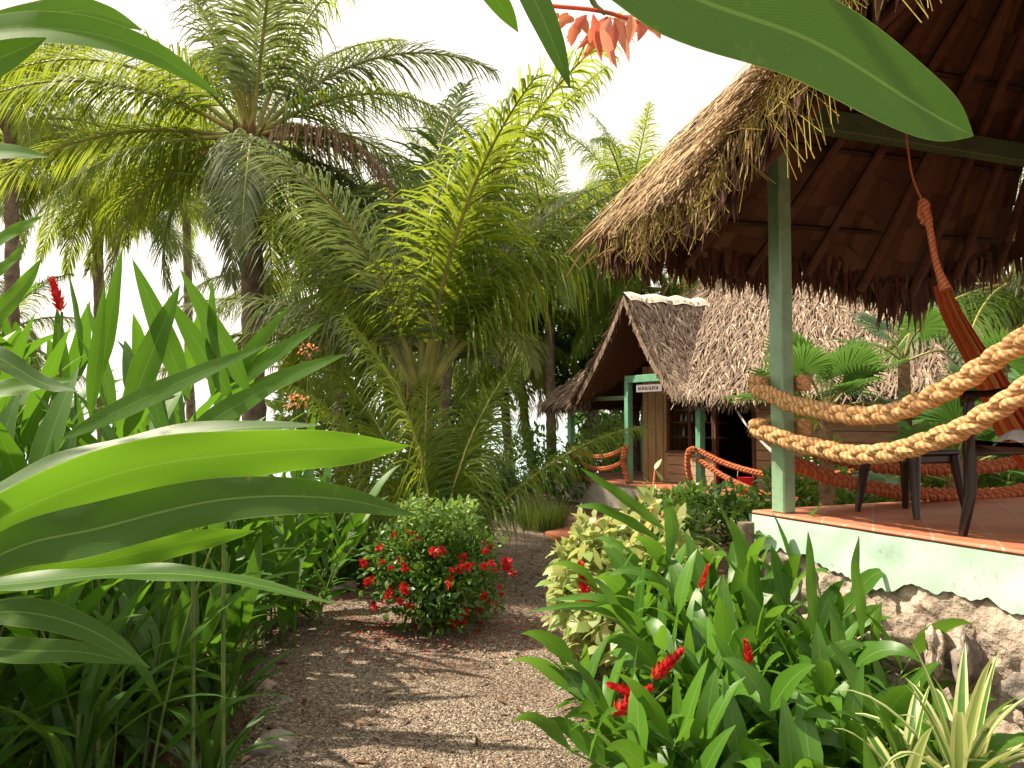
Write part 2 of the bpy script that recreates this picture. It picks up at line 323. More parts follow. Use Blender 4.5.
def gravelmat():
    m, t, p, N, L = nodes('gravel_ground'); v = N.new('ShaderNodeTexVoronoi'); v.inputs['Scale'].default_value = 92; co = N.new('ShaderNodeTexCoord'); L.new(co.outputs['Object'], v.inputs['Vector'])
    sx = N.new('ShaderNodeSeparateColor'); L.new(v.outputs['Color'], sx.inputs[0])
    c = ramp(t, sx.outputs[0], [(0, (.07, .05, .035)), (.4, (.19, .145, .11)), (.75, (.33, .265, .205)), (.93, (.44, .36, .28)), (1, (.62, .55, .46))])
    n = tnoise(t, 1.3, 5); c = mixc(t, ramp(t, n, [(.42, (0, 0, 0)), (.7, (.75,)*3)]), c, (.13, .075, .045))
    L.new(c, p.inputs['Base Color']); p.inputs['Roughness'].default_value = .9; p.inputs['Specular IOR Level'].default_value = .15
    h = math_(t, 'SUBTRACT', 1, v.outputs['Distance']); L.new(bump(t, h, 1.0, .012), p.inputs['Normal']); return m
M['gravel'] = gravelmat()
M['soil'] = simple('soil', (.055, .032, .020), (.16, .10, .065), 14, .95, 1.0, .03, .1, 8)
M['chip'] = tintmat('stone_chip', [(0, (.06, .042, .03)), (.45, (.20, .155, .118)), (.8, (.38, .31, .24)), (1, (.66, .58, .49))], .85)
M['litter'] = tintmat('dry_litter', [(0, (.07, .035, .02)), (.6, (.20, .11, .06)), (1, (.42, .29, .17))], .85, .1)
def water():
    m, t, p, N, L = nodes('sea_water'); p.inputs['Base Color'].default_value = (.25, .38, .40, 1); p.inputs['Roughness'].default_value = .25; n = tnoise(t, 1.5, 4); L.new(bump(t, n, .4, .1), p.inputs['Normal']); return m
M['sea'] = water()

# ------------------------------------------------------------------ ground, path, water
def axis(a, b, near, step, far):
    out = [a]; x = a
    while x < b:
        d = max(0, abs(x)-near); x += step+d*.12; out.append(min(x, b))
    return np.array(out)
xs = np.concatenate([-axis(0, 2500, 5, .12, 0)[::-1][:-1], axis(0, 2500, 5, .12, 0)])
ys = np.concatenate([-axis(0, 300, 2, .3, 0)[::-1][:-1], axis(0, 2500, 9, .12, 0)])
P = np.array([[(x, y, gz(x, y)) for x in xs] for y in ys]); mb = MB(); grid(mb, P)
tag(obj('ground', mb, M['soil']), kind='structure')
mb = MB(); x0 = np.linspace(-600, 600, 40); y0 = np.linspace(29, 2400, 40)
P = np.array([[(x, y, -.7) for x in x0] for y in y0]); grid(mb, P); tag(obj('water', mb, M['sea']), kind='structure')
def gnd(px, py):
    r = ray(px, py); t = -EYE/r[2]; return r[0]*t, r[1]*t
LE = [(-2.2, -3), (-1.9, 0), gnd(215, 768), gnd(238, 690), gnd(262, 640), gnd(330, 605), gnd(400, 600), gnd(452, 560), gnd(470, 535), gnd(488, 518), (-1.2, 16), (-3, 20)]
RE = [(2.2, -3), (1.0, 0), gnd(650, 768), gnd(620, 690), gnd(600, 640), gnd(588, 600), gnd(560, 570), gnd(562, 547), gnd(548, 536), gnd(535, 518), (.8, 16), (-1, 20)]
LE = crspline([V(*p, 0) for p in LE], 170); RE = crspline([V(*p, 0) for p in RE], 170)
LEe = LE.copy()
c = np.linspace(0, 1, 36)[None, :, None]; P = LE[:, None, :]*(1-c)+RE[:, None, :]*c
for i in range(P.shape[0]):
    for j in (0, -1):
        P[i, j, 0] += .10*mn.noise(Vector((P[i, j, 1]*2.2, j*9, 0)))+.05*mn.noise(Vector((P[i, j, 1]*8, j*9, 0)))
    for j in range(36):
        e = min(j, 35-j); P[i, j, 2] = gz(P[i, j, 0], P[i, j, 1])+(.014 if e > 1 else (.006 if e else -.02))
mb = MB(); grid(mb, P); tag(obj('gravel_path', mb, M['gravel']), kind='structure')
PATHP = P
def chips(n, pts, smin, smax, zt=.014, nm='gravel', mat='chip', flat=.5):
    mb = MB(); Vv = []; 
    base = np.array([[1, 0, 0], [0, 1, 0], [-1, 0, 0], [0, -1, 0], [0, 0, 1], [0, 0, -1]], float)
    Fc = np.array([[0, 1, 4], [1, 2, 4], [2, 3, 4], [3, 0, 4], [1, 0, 5], [2, 1, 5], [3, 2, 5], [0, 3, 5]])
    n = len(pts); s = (rng.random((n, 1, 1))**2.2*(smax-smin)+smin); a = rng.random(n)*6.28; ca, sa = np.cos(a), np.sin(a)
    B = base[None]*(.6+.6*rng.random((n, 6, 1)))*np.array([1, .7, flat]); X = B[..., 0]*ca[:, None]-B[..., 1]*sa[:, None]; Y = B[..., 0]*sa[:, None]+B[..., 1]*ca[:, None]
    Z = B[..., 2]+X*(rng.random((n, 1))-.5)*.8
    G = np.stack([X, Y, Z], -1)*s+pts[:, None, :]
    F = (Fc[None]+(np.arange(n)*6)[:, None, None]).reshape(-1, 3); tt = np.repeat(rng.random(n)**1.3, 8)
    mb.add(G.reshape(-1, 3), F, None, tt); return obj(nm, mb, M[mat], smooth=False)
pts = []
while len(pts) < 42000:
    y = 2.9*math.exp(rng.random()*1.5); i = int(np.searchsorted(LEe[:140, 1], y)); 
    if i >= 139: continue
    j = rng.random(); p = LE[i]*(1-j)+RE[i]*j; x = p[0]+(rng.random()-.5)*.35; y = y
    pts.append((x, y, gz(x, y)+.016))
tag(chips(0, np.array(pts), .0025, .0125), kind='stuff')
# leaf litter on the soil
mb = MB()
for k in range(5200):
    y = 2.2+rng.random()**1.6*8; x = -3.2+rng.random()*6.6
    a = rng.random()*6.28; s = .012+.05*rng.random()**2
    z = gz(x, y)+.012+rng.random()*.012
    if any(False for _ in ()): pass
    i = min(169, int(np.searchsorted(LEe[:150, 1], y)))
    if LE[i, 0]+.25 < x < RE[i, 0]-.2 and rng.random() < .9: continue
    blade(mb, (x, y, z), (math.cos(a), math.sin(a), .15*rng.random()), s*2, s*.8, .3, n=3, cols=1, fold=.3)
tag(obj('leaf_litter', mb, M['litter']), kind='stuff')

# ------------------------------------------------------------------ near hut
C0 = V(1.49, 4.7, 0); ua = V(.912, .41, 0); vt = V(.41, -.912, 0); DZ = 1.062
def H(a, t, z): return C0+ua*a+vt*t+V(0, 0, z)
hut = thing('thatched_hut', 'near raised open hut with mint green post and shaggy thatched roof at right', 'hut', tuple(H(1.3, 2.5, 0)))
def ruled(E, T, nr=10):
    E = np.asarray(E); T = np.asarray(T); r = np.linspace(0, 1, nr)[None, :, None]; return E[:, None, :]*(1-r)+T[:, None, :]*r
ZE = 2.75
def eaveL(t):
    q = t if t < 2.5 else 5.0-t
    z = ZE-.02+.025*math.sin(t*9)+.62*max(0, q-.25)
    return H(-.66+.03*math.sin(t*9), t, max(z, ZE-.05))
R1 = H(1.3, 1.3, 5.2); R2 = H(1.3, 3.7, 5.2)
ts = np.linspace(-.74, 5.8, 60); EL = [eaveL(t) for t in ts]; TL = [R1+(R2-R1)*min(1, max(0, (t-.3)/4.4)) for t in ts]
patchL = ruled(EL, TL)
as_ = np.linspace(-.66, 3.4, 36)
def zfar(a): return ZE+(-.02*math.sin(a*4))+(-.06 if 1.5 < a < 2.4 else 0)+max(0, a-2.35)*.30
EF = [H(a, -.8+.03*math.sin(a*7), zfar(a)) for a in as_]; patchF = ruled(EF, [R1+0*ua for a in as_])
ER = [H(3.4, t, zfar(3.4)) for t in ts]; patchR = ruled(ER, TL)
EN = [H(a, 5.8, ZE) for a in as_]; patchN = ruled(EN, [R2 for a in as_])
mo = MB(); mi = MB()
for Pp in (patchL, patchF, patchR, patchN):
    Q = Pp.copy()
    for i in range(Q.shape[0]):
        for j in range(Q.shape[1]):
            Q[i, j, 2] += .09*min(1, j/2)+.05*mn.noise(Vector(tuple(Q[i, j]*3)))
    grid(mo, Q, .3)
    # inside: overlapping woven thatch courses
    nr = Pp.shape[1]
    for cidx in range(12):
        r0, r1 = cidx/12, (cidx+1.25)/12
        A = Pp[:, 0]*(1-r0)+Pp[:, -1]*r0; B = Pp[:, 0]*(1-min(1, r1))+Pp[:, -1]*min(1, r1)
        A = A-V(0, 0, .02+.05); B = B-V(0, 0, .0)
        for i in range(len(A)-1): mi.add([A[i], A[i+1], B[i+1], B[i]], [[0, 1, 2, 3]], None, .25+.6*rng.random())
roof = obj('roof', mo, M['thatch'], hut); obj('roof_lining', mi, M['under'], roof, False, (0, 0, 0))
def straws(mb, Pp, n, L0, L1, w, rmax=1., imin=0, imax=1., lift=.06, rp=1.0, jit=.35):
    ni, nr = Pp.shape[:2]
    for _ in range(n):
        fi = (imin+rng.random()*(imax-imin))*(ni-1.001); r = rng.random()**rp*rmax*(nr-1.001); i, j = int(fi), int(r); a, b = fi-i, r-j
        p = (Pp[i, j]*(1-a)+Pp[i+1, j]*a)*(1-b)+(Pp[i, j+1]*(1-a)+Pp[i+1, j+1]*a)*b
        dn = nrm(Pp[i, j]-Pp[i, j+1]); sd = nrm(Pp[i+1, j]-Pp[i, j]); N_ = nrm(np.cross(sd, dn)); 
        if N_[2] < 0: N_ = -N_
        d = nrm(dn+sd*rng.normal()*jit+N_*(.06+.15*rng.random())); L = L0+(L1-L0)*rng.random()
        blade(mb, p+N_*(.10+rng.random()*lift), d, L, w*(.6+.8*rng.random()), .55, N_, fold=.2, n=4, cols=1, tint=min(1, max(0, rng.normal(.5, .26))), prof=lambda t: 1-.75*t**2)
ms = MB()
straws(ms, patchL, 15000, .08, .26, .015, 1, 0, .42, .08, .8, .6)
straws(ms, patchL, 2500, .2, .45, .03, 1, .42, 1)
straws(ms, patchF, 3000, .2, .45, .03); straws(ms, patchR, 2500, .2, .45, .035); straws(ms, patchN, 1500, .2, .45, .035)
def fringe(mb, E, n, L0, L1, w, out, tw=0, zoff=-.02, thick=.14, t0=0, t1=1, flare=.35):
    E = np.asarray(E)
    for _ in range(n):
        f = (t0+rng.random()*(t1-t0))*(len(E)-1.001); i = int(f); p = E[i]*(1-f+i)+E[i+1]*(f-i); sd = nrm(E[i+1]-E[i])
        d = nrm(V(0, 0, -1)+out*(flare*rng.random())+sd*rng.normal()*.22)
        blade(mb, p+V(0, 0, zoff+rng.random()*thick)-out*rng.random()*.10, d, L0+(L1-L0)*rng.random()**1.6, w*(.5+rng.random()), .1, out, fold=.2, n=4, cols=1, tint=min(1, max(0, rng.normal(.45, .28))), prof=lambda t: (1-t**1.7)+.02)
fringe(ms, EL, 2200, .04, .19, .014, -ua, t0=0, t1=.45, flare=.15)
fringe(ms, EL, 700, .10, .34, .03, -ua, t0=.45, t1=1)
obj('straw', ms, M['thatch'], roof, loc=(0, 0, 0))
mt = MB(); fringe(mt, EF, 900, .12, .30, .05, -vt, zoff=-.05, flare=.12); fringe(mt, EF, 60, .25, .42, .05, -vt, t0=.6, t1=.8, zoff=-.08)
fringe(mt, ER, 500, .12, .3, .05, ua); fringe(mt, EL, 450, .08, .22, .035, -ua, zoff=-.08, thick=.05); fringe(mt, EN, 300, .1, .3, .05, vt)
obj('tattered_fringe', mt, M['tatter'], roof, loc=(0, 0, 0))
my = MB()
for k in range(260):     # loose yellow straws dangling from the left eave
    t = -.7+2.1*rng.random()**.9; p = eaveL(t)+V(0, 0, .02+.12*rng.random())-ua*(.02-.05*rng.random()); L = .08+.22*rng.random()
    q = [p, p+V(rng.normal()*.03, rng.normal()*.03, -L*.5), p+V(rng.normal()*.06, rng.normal()*.05, -L)]
    tube(my, crspline(q, 6), .0019, 4, rng.random(), False)
for k in range(70):
    t = .7+1.0*rng.random(); p = eaveL(t)+V(0, 0, .1); d = nrm(vt*rng.normal()-V(0, 0, .6)); tube(my, crspline([p, p+d*.15+V(0, 0, -.02), p+d*.4+V(0, 0, -.12)], 5), .0022, 4, rng.random(), False)
obj('loose_straw', my, M['ystraw'], roof, loc=(0, 0, 0))
# timber frame: posts, plates, rafters, battens
def post(a, t, z0=DZ, z1=3.357, mat='post'):
    m = MB(); box(m, H(a, t, (z0+z1)/2), (.092, .105, z1-z0), [ua, vt, V(0, 0, 1)], .5, .008); return obj('post', m, M[mat], hut)
PA, PT = 0.05, .07
for a, t in ((.07, .07), (2.75, .07), (.07, 2.5), (.07, 4.9), (2.75, 2.5), (2.75, 4.9)):
    if t == 2.5 and a < 1: continue
    post(a, t)
post(.07, 1.95) if False else None
for (a0, t0), (a1, t1) in (((-.02, .07), (2.85, .07)), ((2.75, -.02), (2.75, 5.0)), ((-.02, 4.9), (2.85, 4.9)), ((.07, -.02), (.07, .55))):
    m = MB(); z = 3.42; beam(m, H(a0, t0, z), H(a1, t1, z+(.08 if t0 == .07 and t1 == .07 else -.002)), .10, .13); obj('plate_beam', m, M['beamg'], hut)
for i, a in enumerate(np.linspace(-.55, 3.2, 8)):
    m = MB(); top = H(1.3, 1.3, 5.02) if False else H(.2*(a-1.3)+1.3, 1.25, 5.0); tube(m, [H(a, -.72, zfar(a)-.10), top-V(0, 0, .0)], [.035, .03], 8); obj('rafter', m, M['rafter'], hut)
for i, t in enumerate(np.linspace(-.5, 5.5, 12)):
    e = eaveL(t)-V(0, 0, .1)+ua*.1; m = MB(); tube(m, [e, H(1.26, min(3.7, max(1.3, 1.3+(t-.3)*.55)), 5.02)], [.033, .028], 8); obj('rafter', m, M['rafter'], hut)
for r in (.12, .3, .48, .66, .84):
    m = MB(); tube(m, [H(-.8+2.1*r, -.8+2.1*r, ZE-.13+2.45*r-.02), H(3.2-1.9*r, -.8+2.1*r, ZE+.05+2.3*r-.02)], .018, 6); obj('batten', m, M['dark_in'], hut)
# deck, plaster band, rubble base
m = MB(); box(m, H(1.505, 2.46, DZ-.012), (3.03, 5.16, .024), [ua, vt, V(0, 0, 1)], .5, .01); obj('deck_floor', m, M['tile'], hut)
def face(a0, t0, a1, t1, out, zb, zt, n=90, nz=10, bulge=.0, wavy=0, nm='plaster_band', mat='plaster', seed=0):
    Pm = np.zeros((nz, n, 3))
    for j in range(n):
        f = j/(n-1); b = zb+wavy*(mn.noise(Vector((f*9, seed, 0)))+.5*mn.noise(Vector((f*40, seed, 2)))+.2*mn.noise(Vector((f*140, seed, 4))))
        for i in range(nz):
            z = b+(zt-b)*i/(nz-1); q = H(a0+(a1-a0)*f, t0+(t1-t0)*f, z)
            k = .012*mn.noise(Vector((f*30, z*6, seed))) if not bulge else bulge*(1-max(0, z)/zt)+.04*mn.noise(Vector((f*24, z*5, seed)))+.03*mn.noise(Vector((f*80, z*14, seed)))+.012*mn.noise(Vector((f*260, z*40, seed)))
            Pm[i, j] = q+out*k
    m = MB(); grid(m, Pm); return m
m = face(-.02, -.1, -.02, 5.0, -ua, .82, 1.0395, wavy=.09, n=500); g2 = face(-.02, -.12, 3.0, -.12, -vt, .6, 1.0395, seed=3); m.v += g2.v; m.f += [g2.f[0]+m.n]; m.uv += g2.uv; m.t += g2.t; m.n += g2.n; m.flat += g2.flat
box(m, H(1.5, 2.45, .955), (2.98, 5.06, .14), [ua, vt, V(0, 0, 1)]); obj('plaster_band', m, M['plaster'], hut)
m = face(.02, -.06, .02, 5.0, -ua, -.05, 1.0, bulge=.10, n=260, nz=46, seed=5); g2 = face(.02, -.06, 3.0, -.06, -vt, -.05, 1.0, bulge=.1, seed=8); m.v += g2.v; m.f += [g2.f[0]+m.n]; m.uv += g2.uv; m.t += g2.t; m.n += g2.n; m.flat += g2.flat
obj('rubble_wall', m, M['stone'], hut)
for k in range(46):
    t = .0+2.6*rng.random(); z = .04+.58*rng.random(); s = .05+.085*rng.random(); m = MB()
    rock(m, H(-.05-.10*(1-z), t, z), s, rng.random(), k, (.4, 1.25, .85), 16, .45, rng.random()*3)
    obj('stone', m, M['boulder'] if rng.random() < .3 else M['stone'], hut)
m = MB(); tube(m, [H(-.10, -.06, .35), H(-.10, -.06, 1.0)], .05, 8); obj('timber_stub', m, M['bark'], hut)
# ceiling beam end that runs along the left eave, ropes
def braid(name, Pc, lam, r, rs, mat, label, group, cat='rope', nn=None):
    lam *= 1.15; L = np.concatenate([[0], np.cumsum(np.linalg.norm(np.diff(Pc, axis=0), axis=1))]); n = int(L[-1]/lam*14) if nn is None else nn
    s = np.linspace(0, L[-1], n); P = np.stack([np.interp(s, L, Pc[:, k]) for k in range(3)], 1); T, sd, up = frames(P); m = MB()
    for k in range(3):
        ph = 2*math.pi*(s/lam+k/3); Q = P+up*(r*.85*np.sin(ph))[:, None]+sd*(r*.55*np.sin(2*ph))[:, None]
        tube(m, Q, rs*(1+.08*np.sin(s*37+k)), 9, .5, vs=1)
    # frayed coir fibres
    for _ in range(int(L[-1]*700)):
        i = int(rng.random()*(n-1)); a = rng.random()*6.28; d = nrm(sd[i]*math.cos(a)+up[i]*math.sin(a)+T[i]*rng.normal()*.9); b = P[i]+nrm(sd[i]*math.cos(a)+up[i]*math.sin(a))*(r+rs*.55)
        blade(m, b, d, (.012+.02*rng.random()), .0014, .3, n=3, cols=1)
    return tag(obj(name, m, M[mat]), label, cat, group)
nL = -ua; P0 = H(-.04, 0, 0)
def onedge(pp, off=0): return np.array([onplane(x, y, H(-.06+off, 0, 0), ua) for x, y in pp])
GR = 'thick braided rope rails of the near hut'
def knot(Pc, a, t, zz):    # wraps once around the post
    return Pc
r1 = onedge([(752, 385), (775, 397), (800, 406), (850, 415), (876, 415), (900, 410), (950, 388), (1000, 355), (1030, 333), (1090, 285)])
wrap = lambda z: [H(.07+.13*math.cos(q), .07+.13*math.sin(q), z) for q in (math.radians(x) for x in (60, 0, -60, -120, -170))]
braid('braided_rope', crspline(np.vstack([wrap(r1[0, 2]+.01), r1]), 60), .29, .027, .0275, 'rope', 'upper pale braided rope looping from the hut post across the deck edge', GR)
r2 = onedge([(753, 428), (775, 436), (800, 444), (850, 454), (876, 454), (900, 450), (950, 434), (1000, 407), (1030, 385), (1090, 338)])
braid('braided_rope', crspline(np.vstack([wrap(r2[0, 2]+.01), r2]), 60), .29, .027, .0275, 'rope', 'lower pale braided rope looping from the hut post across the deck edge', GR)
def onfar(pp): return np.array([onplane(x, y, H(0, -.02, 0), vt) for x, y in pp])
r3 = onfar([(780, 432), (800, 443), (830, 455), (870, 465), (900, 468), (960, 468), (1005, 464), (1050, 452)])
braid('braided_rope', crspline(r3, 50), .19, .028, .026, 'roper', 'upper braided rope coloured dark red for shade along the back of the near hut', GR)  # back ropes: their shade is put into the dark red colour
r4 = onfar([(780, 459), (800, 466), (830, 477), (870, 487), (900, 492), (960, 495), (1005, 493), (1050, 484)])
braid('braided_rope', crspline(r4, 50), .19, .028, .026, 'roper', 'lower braided rope coloured dark red for shade along the back of the near hut', GR)

# ------------------------------------------------------------------ plastic chair and stool on the deck
ch = thing('plastic_chair', 'dark brown plastic armchair at the right edge of the hut deck', 'chair', (2.43, 3.62, DZ))
Fd = V(-.41, .912, 0); Rd = V(.912, .41, 0)
def CH(x, y, z): return Rd*x+Fd*y+V(0, 0, z)
def part(name, m, mat, par, **k): return obj(name, m, M[mat], par, True, (0, 0, 0))
for sx in (-1, 1):
    for sy in (-1, 1):
        m = MB(); tube(m, [CH(sx*.27, sy*.23-(.03 if sy < 0 else 0), 0), CH(sx*.25, sy*.2, .2), CH(sx*.24, sy*.2, .43 if sy < 0 else .62)], [.022, .029, .034 if sy < 0 else .028], 6); part('leg', m, 'plastic', ch)
m = MB(); g = np.array([[CH(x, y, .42+.03*abs(x/.24)**3-.015*math.cos(y*7)) for x in np.linspace(-.25, .25, 9)] for y in np.linspace(-.22, .24, 9)]); grid(m, g); grid(m, g-V(0, 0, .02)); box(m, CH(0, .23, .40), (.5, .02, .06), [Rd, Fd, V(0, 0, 1)], .5, .005); part('seat', m, 'plastic', ch)
m = MB()
for x in np.linspace(-.2, .2, 6): beam(m, CH(x, -.22, .44), CH(x*1.1, -.34-.03*(1-abs(x)*4), .82), .045, .014)
tube(m, crspline([CH(-.26, -.24, .62), CH(-.24, -.33, .80), CH(0, -.38, .87), CH(.24, -.33, .80), CH(.26, -.24, .62)], 18), .022, 8); part('backrest', m, 'plastic', ch)
for sx in (-1, 1):
    m = MB(); Pm = crspline([CH(sx*.245, .21, .62), CH(sx*.26, .19, .665), CH(sx*.27, .06, .668), CH(sx*.275, -.05, .69), CH(sx*.27, -.15, .76), CH(sx*.25, -.31, .82)], 20)
    T, s_, u_ = frames(Pm); ribbon(m, Pm, s_, u_, np.full(20, .03), 3, .15); ribbon(m, Pm-V(0, 0, .02), s_, u_, np.full(20, .028), 3, .1); tube(m, Pm-V(0, 0, .01), .017, 6); part('armrest', m, 'plastic', ch)
mc = MB(); cl = CH(-.06, .02, .47)+V(2.43, 3.62, DZ)
g = np.array([[cl+CH(x, y, .02*math.sin(x*30)+.03*math.cos(y*22)-max(0, -x-.11)*1.1) for x in np.linspace(-.17, .1, 12)] for y in np.linspace(-.08, .09, 10)]); grid(mc, g)
tag(obj('cloth', mc, M['grey_cloth']), 'crumpled pale grey cloth lying on the brown plastic chair', 'cloth')
st = thing('plastic_stool', 'low dark brown plastic stool behind the pale ropes', 'stool', (2.3, 4.62, DZ))
for sx in (-1, 1):
    for sy in (-1, 1):
        m = MB(); tube(m, [CH(sx*.20, sy*.2, 0), CH(sx*.16, sy*.16, .34)], [.018, .034], 6); part('leg', m, 'plastic', st)
m = MB(); box(m, V(0, 0, .355), (.38, .38, .035), [Rd, Fd, V(0, 0, 1)], .5, .012); box(m, V(0, 0, .32), (.33, .33, .05), [Rd, Fd, V(0, 0, 1)], .5, .01); part('seat', m, 'plastic', st)
# hammock
hm = thing('hammock', 'red and orange striped cloth hammock hanging from the near hut roof', 'hammock', tuple(at(905, 130, 4.05)))
def striped():
    m, t, p, N, L = nodes('hammock_cloth'); uv = N.new('ShaderNodeUVMap'); sp = N.new('ShaderNodeSeparateXYZ'); L.new(uv.outputs[0], sp.inputs[0])
    r = N.new('ShaderNodeValToRGB'); r.color_ramp.interpolation = 'CONSTANT'; e = r.color_ramp.elements
    st_ = [(0, (.55, .08, .02)), (.12, (.8, .32, .05)), (.2, (.7, .12, .03)), (.38, (.8, .38, .08)), (.45, (.55, .03, .03)), (.6, (.75, .2, .04)), (.72, (.2, .08, .03)), (.78, (.65, .06, .03)), (.9, (.8, .4, .1))]
    while len(e) < len(st_): e.new(.5)
    for k, (a, b) in enumerate(st_): e[k].position = a; e[k].color = b+(1,)
    L.new(sp.outputs[0], r.inputs[0]); n = tnoise(t, 60, 3); c = mixc(t, math_(t, 'MULTIPLY', n, .5), r.outputs[0], (.15, .02, .01)); L.new(c, p.inputs['Base Color']); p.inputs['Roughness'].default_value = .9
    w_ = math_(t, 'SINE', math_(t, 'MULTIPLY', sp.outputs[0], 300)); L.new(bump(t, w_, .4, .004), p.inputs['Normal'])
    tr = N.new('ShaderNodeBsdfTranslucent'); L.new(c, tr.inputs[0]); ms_ = N.new('ShaderNodeMixShader'); ms_.inputs[0].default_value = .4
    L.new(p.outputs[0], ms_.inputs[1]); L.new(tr.outputs[0], ms_.inputs[2]); L.new(ms_.outputs[0], N['Material Output'].inputs[0]); return m
M['hammock'] = striped()
m = MB(); tube(m, crspline([at(905, 125, 4.05), at(912, 175, 4.0), at(924, 205, 3.95)], 8), .006, 6); obj('hanging_cord', m, M['roper'], hm)
m = MB(); tube(m, crspline([at(922, 200, 3.95), at(929, 225, 3.93), at(936, 262, 3.9), at(946, 290, 3.86)], 12), [.02, .032, .018, .024, .017, .017, .016, .016, .018, .02, .025, .03], 8)
for k in range(7): tube(m, crspline([at(923, 201, 3.95), at(917+rng.random()*16, 212+rng.random()*10, 3.95), at(926, 224, 3.93)], 6), .008, 5)
obj('knotted_end', m, M['roper'], hm)
m = MB(); c0 = crspline([at(943, 282, 3.87), at(955, 310, 3.95), at(975, 345, 4.05), at(995, 378, 4.1), at(1025, 432, 4.1), at(1090, 490, 4.0), at(1210, 500, 3.8)], 40); wd = np.interp(np.linspace(0, 1, 40), [0, .15, .4, 1], [.025, .045, .065, .15]); T, s_, u_ = frames(c0)
cols = 25; a = np.linspace(-1, 1, cols); side = nrm(np.cross(T, V(0, 1, 0)))
G = c0[:, None, :]+side[:, None, :]*(wd[:, None, None]*a[None, :, None])+V(0, 1, 0)*(.02*np.sin(a*16)[None, :, None]+.05*(a**2)[None, :, None])
uu, vv = np.meshgrid((a+1)/2, np.linspace(0, 2, 40)); grid(m, G, .5, np.stack([uu, vv], -1)); obj('cloth_bed', m, M['hammock'], hm)

# ------------------------------------------------------------------ far bungalow
G0 = V(2.16, 14, 0); ub = V(.86, .51, 0); vb = V(.51, -.86, 0)
def B(a, v, z): return G0+ub*a+vb*v+V(0, 0, z)
bg_ = thing('thatched_bungalow', 'far thatched bungalow with open gable porch and sea green posts', 'bungalow', tuple(B(2.5, 1.5, 0)))
EZ = 1.88; FZ = .45
def sm(pts, n): return crspline(pts, n)
RA, RB = B(2.6, -.2, 4.55), B(2.6, 3.2, 4.55)
def strip2(E, T, n=24, sag=.0): return ruled(sm(E, n), np.array([T[0]*(1-k)+T[1]*k for k in np.linspace(0, 1, n)]), 10)
slope = (4.55-EZ)/2.7
VT = B(1.75, 0, 3.70)
pts_f = strip2([B(-.1, 1.3, EZ), B(-.1, 3, EZ-.02), B(-.08, 5.0, EZ), B(-.1, 5.8, EZ)], [VT, RB], 24)
pf2 = ruled(np.array([VT*(1-k)+RB*k for k in np.linspace(0, 1, 24)]), np.array([RA*(1-k)+RB*k for k in np.linspace(0, 1, 24)]), 5)
pf1 = ruled(sm([B(-.1, -2.9, EZ-.05), B(-.1, -2.1, EZ-.05), B(-.1, -1.3, EZ)], 14), np.array([RA*(1-k)+VT*k for k in np.linspace(0, 1, 14)]), 10)
pL = strip2([B(5.3, -2.9, EZ), B(2.6, -3.0, EZ), B(-.1, -2.9, EZ-.05)], [RA, RA]); pR = strip2([B(-.1, 5.8, EZ), B(2.6, 5.8, EZ), B(5.3, 5.8, EZ)], [RB, RB])
pB = strip2([B(5.3, -2.9, EZ), B(5.3, 1, EZ), B(5.3, 5.8, EZ)], [RA, RB])
GP = B(-.25, .02, 3.68)   # gable peak
def verge(s):           # concave edge from the peak to the foot
    return sm([GP, B(-.27, .42*s, 3.02), B(-.30, .9*s, 2.40), B(-.3, 1.32*s, 1.95)], 12)
dR = ruled(verge(1), sm([VT, B(1.3, .36, 3.2), B(.6, .85, 2.5), B(-.1, 1.42, 1.93)], 12), 8)
dL = ruled(verge(-1), sm([VT, B(1.3, -.36, 3.2), B(.6, -.85, 2.5), B(-.1, -1.42, 1.88)], 12), 8)
mo = MB(); mi = MB(); allp = [pts_f, pf2, pf1, pL, pR, pB, dR, dL]
for Pp in allp:
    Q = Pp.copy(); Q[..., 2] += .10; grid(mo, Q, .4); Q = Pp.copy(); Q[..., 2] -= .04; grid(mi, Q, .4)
for s in (1, -1):       # thick verge edge
    vv_ = verge(s); grid(mo, np.stack([vv_+V(0, 0, .11), vv_-V(0, 0, .05)], 1), .6)
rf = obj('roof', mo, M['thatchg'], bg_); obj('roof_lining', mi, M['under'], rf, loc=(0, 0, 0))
ms = MB()
def strawsv(Pp, n, **k): straws(ms, Pp, int(n*1.35), .12, .30, .024, jit=.5, **k)
def flip(Pp): return Pp
strawsv(pts_f, 7000); strawsv(pf2, 1800); strawsv(pf1, 1800); strawsv(pR, 1500); strawsv(pL, 1200); strawsv(pB, 800)
def dorm(Pp):            # rows run from the ridge down: turn so that r runs upwards
    return np.transpose(Pp, (1, 0, 2))[:, ::-1].copy()
strawsv(dorm(dR), 2200); strawsv(dorm(dL), 1500)
for E in ([B(-.1, 1.3, EZ), B(-.1, 3, EZ-.02), B(-.1, 5.8, EZ)], [B(-.1, -2.9, EZ-.05), B(-.1, -1.3, EZ)], [B(-.1, -2.9, EZ), B(5.3, -2.9, EZ)], [B(-.1, 5.8, EZ), B(5.3, 5.8, EZ)]):
    fringe(ms, np.array(E), 500, .1, .22, .035, -ub, zoff=0, thick=.1)
for s in (1, -1): fringe(ms, verge(s), 300, .06, .16, .03, -ub, zoff=0, thick=.12)
obj('straw', ms, M['thatchg'], rf, loc=(0, 0, 0))
